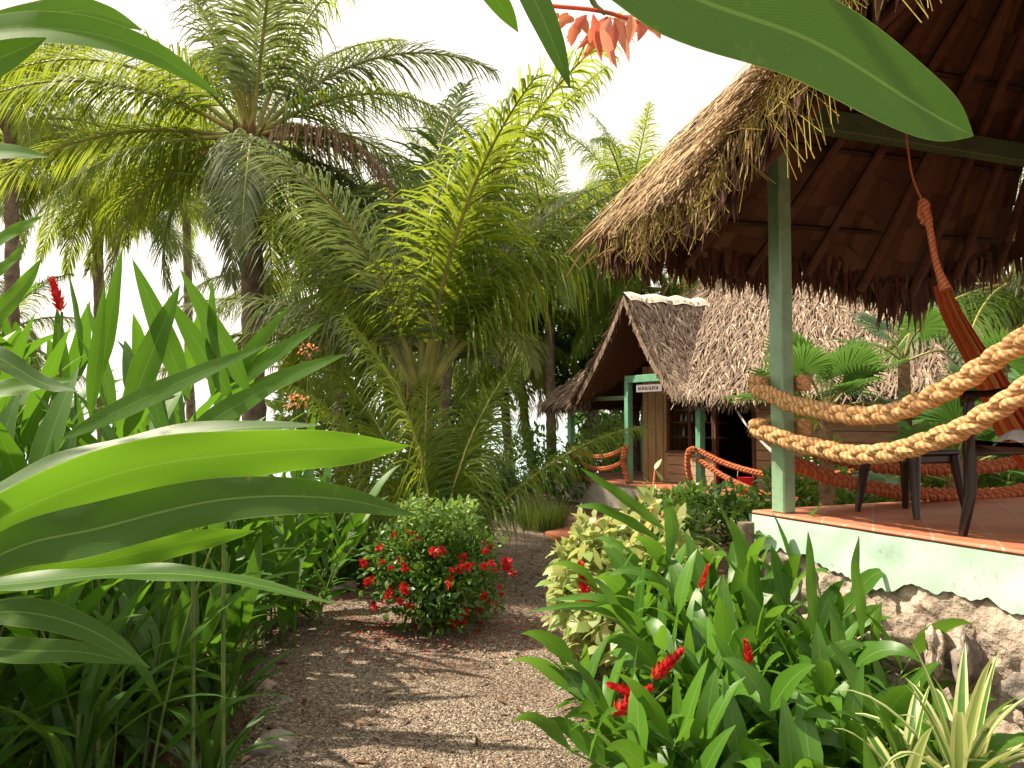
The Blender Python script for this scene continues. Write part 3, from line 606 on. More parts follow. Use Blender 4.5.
for A_, B_ in ((GP+V(0, 0, .15), VT+V(0, 0, .17)), (RA+V(0, 0, .13), RB+V(0, 0, .13))):
    m = MB(); d = nrm(B_-A_); s_ = nrm(np.cross(d, V(0, 0, 1))); n = 26; G = []
    for k in range(n):
        p = A_+(B_-A_)*k/(n-1); p = p+V(0, 0, .02*math.sin(k*.9)); G.append([p+s_*x*.20+V(0, 0, -abs(x)*.17+.012*rng.random()) for x in (-1, -.5, 0, .5, 1)])
    grid(m, np.array(G)); obj('ridge_cap', m, M['conc'], rf, loc=(0, 0, 0))
def bpost(a, v, z1=2.28, w_=.11):
    m = MB(); box(m, B(a, v, (FZ+z1)/2), (w_, w_, z1-FZ), [ub, vb, V(0, 0, 1)], .5, .006); obj('post', m, M['postf'], bg_)
for a, v, z in ((.1, -2.1, 2.0), (.1, -.3, 2.3), (.1, 1.5, 2.0), (.1, 5.4, 2.0), (4.9, -2.5, 2.0), (2.4, -2.6, 2.0)): bpost(a, v, z)
m = MB(); beam(m, B(.1, -.36, 2.33), B(.1, .84, 2.33), .08, .13); obj('porch_beam', m, M['postf'], bg_)
m = MB(); beam(m, B(.1, -2.2, 2.0), B(.1, -.36, 2.0), .07, .08); obj('porch_beam', m, M['beamg'], bg_)
m = MB(); box(m, B(2.5, 1.45, FZ/2), (5.0, 8.4, FZ), [ub, vb, V(0, 0, 1)], .5, .01); obj('base_slab', m, M['conc'], bg_)
m = MB(); box(m, B(2.5, 1.45, FZ+.012), (5.06, 8.46, .03), [ub, vb, V(0, 0, 1)], .5); obj('porch_floor', m, M['tile'], bg_)
def wallbox(a0, v0, a1, v1, z0, z1, mat, nm='wall', th=.08, par=bg_):
    m = MB(); beam(m, B(a0, v0, (z0+z1)/2), B(a1, v1, (z0+z1)/2), th, z1-z0, bev=.004); return obj(nm, m, M[mat], par, loc=None if par is bg_ else (0, 0, 0))
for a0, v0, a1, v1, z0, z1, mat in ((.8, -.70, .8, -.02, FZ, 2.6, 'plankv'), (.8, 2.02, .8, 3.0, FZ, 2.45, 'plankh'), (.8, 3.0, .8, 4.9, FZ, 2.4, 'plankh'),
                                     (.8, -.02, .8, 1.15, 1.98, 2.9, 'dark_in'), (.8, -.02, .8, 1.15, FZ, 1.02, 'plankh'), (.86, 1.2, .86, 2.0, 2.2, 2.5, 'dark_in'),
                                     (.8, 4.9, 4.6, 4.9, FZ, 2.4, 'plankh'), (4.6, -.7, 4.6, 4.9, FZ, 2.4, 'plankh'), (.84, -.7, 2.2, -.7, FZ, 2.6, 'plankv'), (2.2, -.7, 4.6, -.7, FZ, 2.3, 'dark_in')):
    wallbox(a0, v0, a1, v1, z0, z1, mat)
wn = obj('window', (lambda m: (beam(m, B(.76, -.02, 1.98), B(.76, 1.15, 1.98), .06, .06), beam(m, B(.76, -.02, 1.04), B(.76, 1.15, 1.04), .1, .05), [beam(m, B(.76, v, 1.04), B(.76, v, 1.96), .05, .05, up=(1, 0, 0)) for v in (0, .56, 1.13)], m)[-1])(MB()), M['rafter'], bg_)
for z in (1.3, 1.56, 1.78):
    m = MB(); beam(m, B(.98, .0, z), B(.98, 1.14, z), .2, .025); sh = obj('shelf', m, M['rafter'], bg_)
for k, (v, z) in enumerate(((.15, 1.57), (.27, 1.57), (.42, 1.57), (.75, 1.57), (.9, 1.57), (.2, 1.31), (.38, 1.31), (.7, 1.31), (.98, 1.31), (.5, 1.79), (.85, 1.79))):
    b = B(.96, v, z+.014); m = MB(); hh = .10+.06*rng.random(); r_ = .025+.012*rng.random(); tube(m, [b, b+V(0, 0, hh*.6), b+V(0, 0, hh*.75), b+V(0, 0, hh)], [r_, r_, r_*.4, r_*.35], 10)
    tag(obj('bottle', m, M['glass']), 'small pale bottle standing on the shelves inside the far bungalow window', 'bottle', 'bottles on the shelves of the far bungalow')
wallbox(.78, 1.98, .78, 2.05, FZ, 2.45, 'rafter', 'door_frame'); wallbox(.78, 1.14, .78, 1.2, FZ, 2.45, 'rafter', 'door_frame'); wallbox(.75, 2.72, .75, 2.78, FZ, 2.4, 'rafter', 'door_frame')
sg = thing('hanging_sign', 'small weathered grey name board hanging under the far porch beam', 'sign', tuple(B(.1, .27, 2.16)))
m = MB(); box(m, V(0, 0, 0), (.02, .68, .14), [ub, vb, V(0, 0, 1)], .5, .004); part('board', m, 'greyboard', sg)
m = MB()
for v in (-.28, .28): tube(m, [vb*v+V(0, 0, .06), vb*v+V(0, 0, .11)], .005, 5)
part('hanger', m, 'dark_in', sg)
m = MB(); v = -.27
for k, seq in enumerate(('A', 'R', 'E', 'N', 'A', 'S')):   # worn, no longer legible lettering: upright and cross strokes
    for dx, hh in ((0, .07), (.045, .06)): box(m, -ub*.014+vb*(v+dx)+V(0, 0, rng.normal()*.003), (.004, .012, hh), [ub, vb, V(0, 0, 1)])
    box(m, -ub*.015+vb*(v+.022)+V(0, 0, rng.normal()*.015), (.004, .04, .012), [ub, vb, V(0, 0, 1)]); v += .092
part('lettering', m, 'dark_in', sg)
GF = 'orange rope rails of the far bungalow'
def brope(v0, v1, z0, zs, z1, lab, n=9, a=.05, mat='roper'):
    q = [B(a, v0+(v1-v0)*k, z0+(z1-z0)*k-zs*4*k*(1-k)) for k in np.linspace(0, 1, n)]; return braid('braided_rope', crspline(q, 40), .18, .026, .024, mat, lab, GF)
brope(-2.1, -.3, 1.10, .20, 1.12, 'upper orange rope swag left of the far porch corner post'); brope(-2.1, -.3, .95, .24, .90, 'lower orange rope swag left of the far porch corner post')
brope(1.5, 5.4, 1.12, .42, 1.35, 'upper orange rope swag on the right of the far porch entrance'); brope(1.5, 5.4, .98, .50, 1.0, 'lower orange rope swag on the right of the far porch entrance')
m = B(.05, -.3, 0)
braid('braided_rope', crspline([B(.0, -.25, 1.14), B(-.03, -.30, .9), B(-.02, -.26, .7), B(0, -.2, .5)], 16), .16, .03, .026, 'roper', 'loose rope end hanging down the far porch corner post', GF)
braid('braided_rope', crspline([B(.0, 1.5, 1.14), B(-.05, 1.40, 1.1), B(-.06, 1.38, .85), B(0, 1.42, .5)], 16), .16, .03, .026, 'roper', 'loose rope end hanging down the post right of the far porch entrance', GF)
m = MB()
for k in range(3): tube(m, crspline([B(-.05, 2.35, 1.85), B(-.1, 2.75-.03*k, 1.45+.02*k), B(-.1, 3.3, 1.05+.03*k), B(0, 3.9, 1.0+.05*k)], 14), .009, 6)
tag(obj('white_cord', m, M['cord']), 'slack white cords drooping from the eave of the far bungalow', 'cord')
bk = thing('red_bucket', 'small red bucket standing on the far bungalow porch', 'bucket', tuple(B(.3, 2.25, FZ+.03)))
m = MB(); tube(m, [V(0, 0, 0), V(0, 0, .24), V(0, 0, .25)], [.09, .125, .13], 16); part('body', m, 'redp', bk); m = MB(); tube(m, crspline([V(-.12, 0, .24), V(-.1, 0, .36), V(0, 0, .4), V(.1, 0, .36), V(.12, 0, .24)], 14), .006, 6); part('handle', m, 'cord', bk)
# paved apron in front of the bungalow
m = MB(); q = [gnd(545, 536), gnd(600, 523), gnd(640, 530), gnd(610, 562), gnd(575, 548)]; q = [(x, y) for x, y in q]
cx, cy = np.mean(q, axis=0); Pm = np.array([[(cx+(x-cx)*k, cy+(y-cy)*k, gz(cx, cy)+.06) for x, y in q+[q[0]]] for k in (0, .5, 1)]); Pe = Pm[-1:].copy(); Pe[..., 2] -= .12
grid(m, np.concatenate([Pm, Pe])); tag(obj('pavement', m, M['tile'], smooth=False), kind='structure')

# ------------------------------------------------------------------ palms
FR = {}
def frond_mesh(el, var, L=3.0, ll=.92, n=104, kind='coco'):
    key = (el, var, kind)
    if key in FR: return FR[key]
    mb = MB(); ml = MB(); k = 22; e = R(el)+R(rng.normal()*4); pts = [V(0, 0, 0)]; bend = R(62 if kind == 'coco' else 75)*(1 if el < 60 else .62)+R(rng.random()*22); yaw = R(rng.normal()*5)
    for i in range(k-1):
        t = i/(k-1); a = e-bend*t**1.4; yw = yaw*t*3; pts.append(pts[-1]+V(math.cos(a)*math.cos(yw), math.cos(a)*math.sin(yw), math.sin(a))*L/(k-1))
    P = np.array(pts); T, sd, up = frames(P) if el < 86 else frames(P, (1, 0, 0))
    S_ = nrm(np.cross(T, V(0, 0, 1)+0*T)) if el < 80 else nrm(np.cross(T, V(-1, 0, .3)+0*T)); U_ = np.cross(S_, T)
    tube(ml, P, np.interp(np.linspace(0, 1, k), [0, .05, .2, 1], [.06, .035, .024, .005])*L/3, 6)
    ts = np.linspace(.16, .99, n)
    for s in (-1, 1):
        for t in ts:
            t = min(.995, t+rng.normal()*.003); f = t*(k-1); i = min(k-2, int(f)); p = P[i]+(P[i+1]-P[i])*(f-i)
            l = ll*L/3*(.45+.55*math.sin(math.pi*min(1, (t-.06)/.75)**.8) if t < .81 else .45+.55*math.sin(math.pi*.95)+.0)*(1 if t < .8 else (1.15-t)/.35)*(.88+.24*rng.random())
            l = max(l, .12)
            ang = R(62-34*t+rng.normal()*4); d = T[i]*math.cos(ang)+S_[i]*s*math.sin(ang)+U_[i]*(.22+.1*rng.normal())
            blade(mb, p, d, l, .027*L/3*(1.1-.4*t), 1.6+2.2*rng.random()**1.3, U_[i], fold=.35, n=5, cols=1 if kind != 'x' else 2, tint=np.clip(rng.normal(.35+.3*t, .22), 0, 1), prof=lambda q: np.minimum(1, .5+q*3)*(1-q**2.2)+.03)
    FR[key] = (mb.mesh('leaflets'), ml.mesh('frond')); return FR[key]
def addfrond(root, el, az, sc, mat, var=0, kind='coco', z=0, roff=.05):
    el_ = min([-40, -15, 5, 25, 45, 62, 78], key=lambda q: abs(q-el)); a, b = frond_mesh(el_, var, kind=kind)
    fr = bpy.data.objects.new('frond', b); COL.objects.link(fr); fr.parent = root
    if not b.materials: b.materials.append(M['rachis'])
    fr.location = (math.cos(az)*roff, math.sin(az)*roff, z); fr.rotation_euler = (0, R(el_-el), az); fr.scale = (sc,)*3
    if not a.materials: a.materials.append(M['palm'])
    lf = bpy.data.objects.new('leaflets', a); COL.objects.link(lf); lf.parent = fr
    lf.material_slots[0].link = 'OBJECT'; lf.material_slots[0].material = M[mat]
    return fr
GPALM = 'coconut palms around the garden path'
def trunk(root, pts, r0, r1, mat='bark', rings=True):
    m = MB(); P = crspline(pts, 60); r = np.linspace(r0, r1, 60); r = r*(1+.05*np.sin(np.arange(60)*2.1)+.03*rng.normal(size=60)); r[0] *= 1.25; tube(m, P, r, 12); return obj('trunk', m, M[mat], root)
def palm(px, py, d, sc, nf, label, lean=(0, 0), mats=('palm',), e0=78, e1=-35, r=.12, kind='coco', fruit=False, az0=0, group=GPALM, skirt=0, plan=None):
    global rng
    keep = rng; rng = np.random.default_rng(int(px*7+py))
    c = at(px, py, d); b = V(c[0]+lean[0], c[1]+lean[1], gz(c[0], c[1])); root = thing('coconut_palm', label, 'palm tree', tuple(b), group)
    trunk(root, [b-V(0, 0, .15), b+(c-b)*.35+V(lean[0]*-.1, 0, 0), b+(c-b)*.7, c], r*1.25, r)
    m = MB()
    for k in range(14):   # fibrous leaf bases round the crown
        a = k*2.4; blade(m, c+V(math.cos(a)*r*.7, math.sin(a)*r*.7, -.25), (math.cos(a)*.5, math.sin(a)*.5, 1), .45, .14, .1, (math.cos(a), math.sin(a), 0), n=5, cols=2)
    obj('crown_fibre', m, M['barky'], root)
    for k in range(len(plan) if plan else nf):
        if plan:
            el, az, ss = plan[k][:3]; fr = addfrond(root, el+rng.normal()*2, R(az+rng.normal()*6), sc*ss, plan[k][3] if len(plan[k]) > 3 else mats[int(rng.random()*len(mats))], k % 3, kind); fr.location = (c-b)+np.array(fr.location); continue
        f = k/(nf-1); el = e0+(e1-e0)*f**.85+rng.normal()*5; az = az0+k*2.39996+rng.normal()*.15
        if skirt and math.cos(az+.35) > .35 and el < 64: continue
        fr = addfrond(root, el, az, sc*(.8+.3*math.sin(f*2.6)+.06*rng.normal()), mats[int(rng.random()*len(mats))] , int(rng.random()*3), kind)
        fr.location = (c-b)+np.array(fr.location)
    if fruit:
        for k in range(5):
            a = 3.9+k*.35; m = MB(); tube(m, crspline([c+V(0, 0, .1), c+V(math.cos(a)*.18, math.sin(a)*.18, .45), c+V(math.cos(a)*.34, math.sin(a)*.34, .62+.1*rng.random())], 8), [.02]*4+[.028, .03, .02, .006], 6, .7); obj('flower_stalk', m, M['rachis'], root)
    rng = keep
    return root, c, b
PL1 = [(82, 100, 1.1), (76, 20, 1.1), (74, 165, 1.1), (66, -60, .95, 'palmgrey'), (62, 60, 1.05), (58, 130, 1.05), (50, 5, 1.1, 'palmgrey'), (47, 180, 1.15), (42, -120, .85), (40, 95, 1), (35, 40, 1), (30, 195, 1.1), (28, -20, 1.05), (24, 150, 1.05),
       (14, 178, 1.1, 'palmy'), (12, 12, 1.0, 'palmgrey'), (2, -28, .85, 'palmdry'), (0, 210, .95, 'palmy'), (-5, 60, .9), (-8, 160, .95), (-14, -72, .8, 'palmgrey'), (-18, 5, .9), (-24, 190, .9, 'palmy'), (-34, -95, .75, 'palmgrey'), (-38, 100, .8), (-40, 0, .75, 'palmdry'), (-38, 230, .75), (8, 90, .9)]
PL2 = [(86, 90, 1.15), (78, 10, 1.2), (76, 160, 1.1), (72, -15, 1.2, 'palmy'), (74, 60, 1.15, 'palmy'), (73, 125, 1.15), (62, 12, 1.25), (62, 172, 1.1), (64, -70, 1.0), (64, -120, .9, 'palmgrey'), (61, 45, 1.2), (58, 140, 1.05, 'palmy'), (57, -5, 1.15, 'palmy'), (50, 95, 1.1), (47, 172, .85), (40, 60, 1.0), (44, 190, .75, 'palmgrey')]
p1, c1, b1 = palm(250, 138, 10, 1.08, 27, 'big dark coconut palm with grey drooping fronds left of centre', (.1, .2), ('palm', 'palm', 'palmgrey', 'palm'), 80, -45, .125, fruit=True, az0=.4, plan=PL1)
p2, c2, b2 = palm(420, 395, 8.8, 1.26, 16, 'young coconut palm with tall upright light green fronds and stout fibrous trunk', (.02, 0), ('palm', 'palmy', 'palm', 'palmgrey'), 86, 38, .135, az0=1.2, skirt=1, plan=PL2)
for ob in p2.children:
    if ob.name.startswith('trunk'): ob.data.materials[0] = M['barky']
far = [(548, 255, 18.5, 1.0, 18, 'bright green coconut palm right behind the young palm', ('palmy', 'palm')), (628, 205, 18, 1.0, 16, 'distant coconut palm beside the thatch corner of the near hut', ('palm', 'palmy')),
       (672, 290, 19, 1.0, 16, 'coconut palm with pale fronds drooping behind the far gable', ('palmy', 'palm')), (95, 190, 17, 1.0, 20, 'yellowish coconut palm with thin trunk seen between the tall ginger leaves', ('palmy', 'palmy', 'palm')),
       (10, 120, 13, .9, 18, 'yellow green coconut palm at the left edge of the picture', ('palmy', 'palm')), (335, 290, 15, 1.0, 20, 'yellowing coconut palm in the gap between the dark palm and the young palm', ('palmy', 'palmy', 'palm')),
       (185, 165, 21, 1.1, 18, 'distant palm behind the crown of the big dark palm', ('palmy', 'palm')), (455, 215, 18, 1.05, 18, 'tall bright palm rising behind the young palm fronds', ('palmy', 'palm')),
       (515, 345, 21, .85, 14, 'slim palm with orange fruit stalks left of the far bungalow', ('palm', 'palmy')), (1010, 285, 10.5, .85, 16, 'feathery palm behind the red hammock at the right edge', ('palmgrey', 'palm')),
       (935, 330, 12.5, .8, 14, 'feathery palm in shade behind the near hut deck', ('palm',)), (500, 330, 20, .9, 14, 'small distant palm over the end of the path', ('palm', 'palmy')), (-12, 340, 15, .7, 12, 'low shaded palm behind the red ginger flower at left', ('palm',))]
for px, py, d, s, nf, lab, mt_ in far: palm(px, py, d, s*1.05, nf+4, lab, (rng.normal()*.4, rng.normal()*.3), mt_, 80, -35 if px > 250 else -12, .10, az0=rng.random()*6)
# arching young areca in front of the palm trunk
def clump_palm(x, y, nst, sc, label, mats, e0=80, e1=40, name='areca_palm', cat='palm plant', az=None):
    b = V(x, y, gz(x, y)); root = thing(name, label, cat, tuple(b), 'small clumping palms')
    for k in range(nst):
        f = k/max(1, nst-1); a = az[k] if az else k*2.4+rng.normal()*.2; fr = addfrond(root, e0+(e1-e0)*f+rng.normal()*4, a, sc*(.8+.35*rng.random()), mats[k % len(mats)], k % 2); fr.location = (rng.normal()*.05, rng.normal()*.05, .02)
    return root
clump_palm(-.74, 7.5, 8, .86, 'young yellow green palm with arching fronds behind the red flower bush', ('palmy', 'palm'), 86, 60, az=[R(175), R(35), R(100), R(200), R(60), R(150), R(80), R(5)])
clump_palm(-1.9, 9.2, 8, .75, 'leafy young palm at the foot of the big dark palm', ('palmy', 'palm'), 84, 35)
clump_palm(-1.5, 13.2, 8, .5, 'low feathery palm tuft beside the end of the path', ('palm',), 80, 35)
clump_palm(4.2, 8.6, 9, .7, 'feathery low palm behind the back ropes of the near hut', ('palm', 'palmy'), 84, 40)
clump_palm(6.4, 9.2, 9, .75, 'shaded feathery palm clump behind the plastic chair', ('palm',), 84, 40)
clump_palm(5.9, 7.6, 9, .7, 'feathery palm tuft hidden behind the hammock cloth', ('palm', 'palmgrey'), 84, 40)

# fan palms
def fan_mesh():
    mb = MB(); n = 46
    for k in range(n):
        a = R(-150+300*k/(n-1)); d = V(math.cos(a), math.sin(a), .25*math.cos(a*.5)); L = .52*(.8+.2*math.cos(a)); blade(mb, V(0, 0, 0), d, L, L*R(300/n)*1.12, .35+.25*rng.random(), V(0, 0, 1), fold=.35 if k % 2 else -.0, n=7, cols=2, tint=.2+.6*rng.random(), prof=lambda t: np.where(t < .62, t/.62*.72+.01, .72*(1-((t-.62)/.38)**1.3)+.01))
    return mb.mesh('fan')
FAN = fan_mesh(); FAN.materials.append(M['fan'])
def fanpalm(x, y, h, n, sc, label, leaves=None, seed=0):
    b = V(x, y, gz(x, y)); root = thing('fan_palm', label, 'fan palm', tuple(b), 'fan palms behind the near hut')
    m = MB(); tube(m, [b-V(0, 0, .1), b+V(0, 0, h)], [.09, .06], 10); obj('trunk', m, M['barky'], root)
    for k in range(n):
        a = k*2.4+seed; e = R(75-75*(k/n)) if leaves is None else 0; pl = (.55+.25*rng.random())*sc; d = V(math.cos(a)*math.cos(e), math.sin(a)*math.cos(e), math.sin(e)); top = b+V(0, 0, h); en = top+d*pl-V(0, 0, .05)
        m = MB(); tube(m, crspline([top, top+d*pl*.5+V(0, 0, .04), en], 8), [.016, .013, .012, .011, .01, .009, .008, .008], 6); lf = obj('petiole', m, M['rachis'], root)
        fb = bpy.data.objects.new('fan', FAN); COL.objects.link(fb); fb.parent = lf; fb.location = en; fb.rotation_euler = (rng.normal()*.3, R(25-65*math.sin(e)) , a); fb.scale = (sc,)*3
    return root
q = at(825, 385, 7.3); fanpalm(q[0], q[1], q[2]-.25, 12, .82, 'fan palm with broad dark green leaves just right of the near hut post', seed=.5)
q = at(903, 330, 8.4); fanpalm(q[0], q[1], q[2]-.35, 6, .75, 'fan palm with one leaf raised against the far thatch')
q = at(950, 430, 7.8); fanpalm(q[0], q[1], 1.0, 12, .9, 'low fan palm under the deck ropes near the chair', seed=2)
q = at(1010, 395, 8.6); fanpalm(q[0], q[1], 1.5, 12, 1.0, 'fan palm in shade behind the hammock', seed=4)

# ------------------------------------------------------------------ broadleaf trees and shrubs
def leafcloud(mb, c, rad, n, ls, lw, up=.3, shell=.5, cols=1, drp=.6, floor=None):
    for _ in range(n):
        d = nrm(rng.normal(size=3)); r = shell+(1-shell)*rng.random()**.6; p = c+d*rad*r
        if floor is not None and p[2] < floor: p[2] = floor+rng.random()*.1
        dd = nrm(d*.8+rng.normal(size=3)*.55+V(0, 0, up)); blade(mb, p, dd, ls*(.6+.8*rng.random()), lw*(.7+.6*rng.random()), drp, V(0, 0, 1)+rng.normal(size=3)*.4, n=4, cols=cols, fold=.25, prof=lambda t: np.sin(np.pi*np.clip(t, .03, .985)**.8)+.02)
def tree(px, py, d, r, h0, label, mat, n=2600, ls=.28, lw=.12, group='broadleaf trees behind the garden'):
    c = at(px, py, d); b = V(c[0], d, gz(c[0], d)); root = thing('broadleaf_tree', label, 'tree', tuple(b), group); m = MB(); tube(m, crspline([b-V(0, 0, .2), b+(c-b)*.5+V(.2, 0, 0), c], 14), np.linspace(.22, .1, 14), 10); mc_ = MB()
    for k in range(9):
        q = c+nrm(rng.normal(size=3))*r*.62*V(1, 1, .75); tube(m, crspline([b+(c-b)*.75, (c+q)/2+V(0, 0, .15), q], 6), [.08, .06, .05, .04, .03, .015], 6); leafcloud(mc_, q, r*(.35+.2*rng.random())*V(1, 1, .8), n//9, ls, lw)
    obj('trunk', m, M['bark'], root); obj('crown', mc_, M[mat], root); return root
for a in ((585, 335, 21, 2.3, 0, 'dark dense tree left of the far gable', 'dark', 3600), (470, 400, 24, 2.4, 0, 'green tree behind the young palm trunk', 'dark'), (720, 262, 24, 2.4, 0, 'light green tree seen between the two thatched roofs', 'light'),
          (905, 400, 16, 2.2, 0, 'dark tree behind the near hut deck', 'dark', 3400), (1030, 380, 15, 2.4, 0, 'dark leafy tree behind the hammock at the right edge', 'dark', 3400), (620, 440, 24, 2.0, 0, 'dark tree seen through the far open porch', 'shrub'),
          (360, 400, 20, 2.2, 0, 'bushy green tree behind the young palm on its left', 'light'), (810, 430, 20, 2.2, 0, 'tree in shade beyond the far bungalow corner', 'dark'), (700, 180, 30, 2.6, 0, 'pale treetop far off above the far bungalow ridge', 'light')):
    tree(*a)
def shrub(px, py, d, w_, h, label, mat, n=700, ls=.14, lw=.06, cat='shrub', name='leafy_shrub', group='green shrubs along the path and behind it', world=None, stems=7, shell=.35):
    if world: x, y = world
    else: x, y = (px-512)/FOC*d, d
    b = V(x, y, gz(x, y)); root = thing(name, label, cat, tuple(b), group); ms_ = MB(); mf = MB()
    for k in range(stems):
        a = rng.random()*6.28; rr = w_/2*(.2+.5*rng.random()); q = b+V(math.cos(a)*rr, math.sin(a)*rr, h*(.22+.55*rng.random())); tube(ms_, crspline([b+V(rng.normal()*.03, rng.normal()*.03, -.03), (b+q)/2+V(0, 0, .06), q], 6), np.linspace(.014, .006, 6), 5)
        leafcloud(mf, q, V(w_*.27, w_*.27, h*.28), n//stems, ls, lw, shell=shell, floor=b[2]+.03)
    obj('stem', ms_, M['cane'], root); obj('foliage', mf, M[mat], root); return root
sh = [(500, 0, 13.5, 1.2, .8, 'dark spiky shrub at the end of the gravel path', 'dark', 700, .3, .03), (470, 0, 14.5, 1.6, 1.0, 'low green shrub left of the path end', 'shrub'), (415, 0, 11.5, 1.4, .7, 'low shrub behind the palm trunk base', 'shrub'),
      (375, 0, 9.4, 1.2, .75, 'leafy shrub under the young palm on the left', 'light'), (560, 0, 15.5, 1.5, 1.1, 'green shrub at the left corner of the far bungalow', 'shrub'), (530, 0, 18, 2.0, 1.6, 'tall shrub far behind the path end', 'light'),
      (600, 0, 19.5, 2.2, 1.9, 'sunlit shrub seen through the far open porch', 'light', 1000), (440, 0, 17, 2.0, 1.5, 'tall shrub beyond the young palm', 'shrub'), (340, 0, 8.2, 1.2, .6, 'yellow green ground shrub by the pale stepping stone', 'light'),
      (300, 0, 7.6, 1.2, 1.0, 'bushy plant behind the tall ginger clump', 'shrub'), (800, 0, 9.5, 1.4, 1.3, 'leafy shrub just behind the near hut post', 'shrub'), (850, 0, 8.7, 1.3, 1.1, 'leafy shrub behind the stool', 'light'), (905, 0, 8.8, 1.4, 1.1, 'dark leafy shrub behind the deck centre', 'shrub'),
      (965, 0, 8.4, 1.4, 1.1, 'dark leafy shrub behind the deck to the right', 'shrub'), (1020, 0, 8.2, 1.4, 1.15, 'leafy shrub behind the deck at the right edge', 'light'), (735, 0, 10.3, 1.2, .85, 'reddish green shrub in front of the far plank wall', 'shrub'),
      (680, 0, 11.2, 1.1, .7, 'shrub in front of the far porch steps', 'shrub'), (650, 0, 9.3, 1.2, .75, 'yellow green shrub beyond the cream shrub', 'light'), (250, 0, 9, 1.6, 1.3, 'bushy shrub deep behind the left ginger', 'shrub'), (160, 0, 10, 2.0, 1.3, 'low shrub deep in the left bed', 'shrub'), (60, 0, 9, 2.0, 1.3, 'shaded shrub deep at the left edge', 'dark')]
for s in sh: shrub(*s)
# pale grassy mound right of the path
b = V(.44, 11.6, gz(.44, 11.6)); m = MB()
for k in range(900):
    a = rng.random()*6.28; rr = .33*rng.random()**.5; blade(m, b+V(math.cos(a)*rr, math.sin(a)*rr*.7, 0), (math.cos(a)*.4*rr/.3+rng.normal()*.15, math.sin(a)*.4, 1), .25+.28*rng.random(), .012, .7, n=5, cols=1)
tag(obj('grass_tussock', m, M['grass']), 'pale fine leaved grassy mound on the right edge of the path', 'ornamental grass')
for px, py, lab in ((358, 586, 'strappy green tuft just left of the red flower bush'), (335, 590, 'small strappy tuft beside the pale stone')):
    x, y = gnd(px, py); m = MB(); b = V(x, y, gz(x, y))
    for k in range(26): a = rng.random()*6.28; blade(m, b+V(rng.normal()*.03, rng.normal()*.03, 0), (math.cos(a)*.35, math.sin(a)*.35, 1), .28+.12*rng.random(), .018, .7, n=6, cols=2)
    tag(obj('strappy_plant', m, M['lily']), lab, 'plant', 'strappy tufts beside the flower bush')
# red flowering bush
IX = (-.58, 6.15); ix = shrub(0, 0, 0, 1.18, .86, 'rounded bush dotted with red flower heads standing on the path', 'shrub', 5600, .058, .032, 'flower bush', 'flowering_bush', None, IX, 26, .2)
mtop = MB()
for k in range(9):
    a = rng.random()*6.28; q = V(IX[0]+math.cos(a)*.3*rng.random()**.5, IX[1]+math.sin(a)*.3, .80+.16*rng.random()); leafcloud(mtop, q, V(.12, .12, .10), 90, .055, .028)
obj('young_foliage', mtop, M['light'], ix)
cm = MB()
for k in range(26):
    d = nrm(rng.normal(size=3)+V(0, 0, .8)); blade(cm, d*.002, d+rng.normal(size=3)*.25, .042, .02, .3, n=3, cols=1)
CL = cm.mesh('flower_head'); CL.materials.append(M['red'])
for k in range(72):
    d = nrm(rng.normal(size=3)*V(1, 1, .8)); d[1] = -abs(d[1]) if rng.random() < .75 else d[1]; p = V(0, 0, .48)+d*V(.50, .50, .43)*(.98+.2*rng.random()); p[2] = max(.05, p[2]-(.08 if p[2] > .6 else 0))
    if p[2] > .78 and rng.random() < .7: continue
    f = bpy.data.objects.new('flower_head', CL); COL.objects.link(f); f.parent = ix; f.location = p; f.scale = (.6+.6*rng.random(),)*3; f.rotation_euler = (rng.random(), rng.random(), rng.random()*6)
mb = MB()
for k in range(700):
    a = rng.random()*6.28; rr = .35+.75*rng.random()**1.4; x, y = IX[0]+math.cos(a)*rr, IX[1]-.05+math.sin(a)*rr*.8; blade(mb, (x, y, gz(x, y)+.026), (math.cos(a*7), math.sin(a*7), .2), .03, .018, .4, n=3, cols=1)
tag(obj('fallen_petals', mb, M['fallen']), kind='stuff')
# cream variegated shrub
cs = shrub(0, 0, 0, .95, 1.08, 'cream and green variegated shrub between path and near hut', 'varieg', 4200, .10, .06, 'shrub', 'variegated_shrub', None, (.74, 4.9), 20, .2)
m = MB(); mf = MB()
for tx, ty in ((655, 470), (640, 498), (672, 500), (625, 512)):
    q = at(tx, ty, 5.3); b = V(.85, 5.0, .8); P = crspline([b, (b+q)/2+V(0, 0, .03), q], 8); tube(m, P, np.linspace(.012, .006, 8), 6)
    for k in range(9): i = 3+int(rng.random()*5); blade(mf, P[min(7, i)], nrm(rng.normal(size=3)+V(0, 0, .6)), .10, .05, .5, n=5, cols=2)
obj('branch', m, M['roper'], cs); obj('young_leaves', mf, M['varieg'], cs)
x, y = gnd(572, 598); shrub(0, 0, 0, .3, .32, 'small dark green leafy plant at the path edge beside the cream shrub', 'dark', 260, .06, .035, 'plant', 'leafy_plant', None, (x, y), 5)

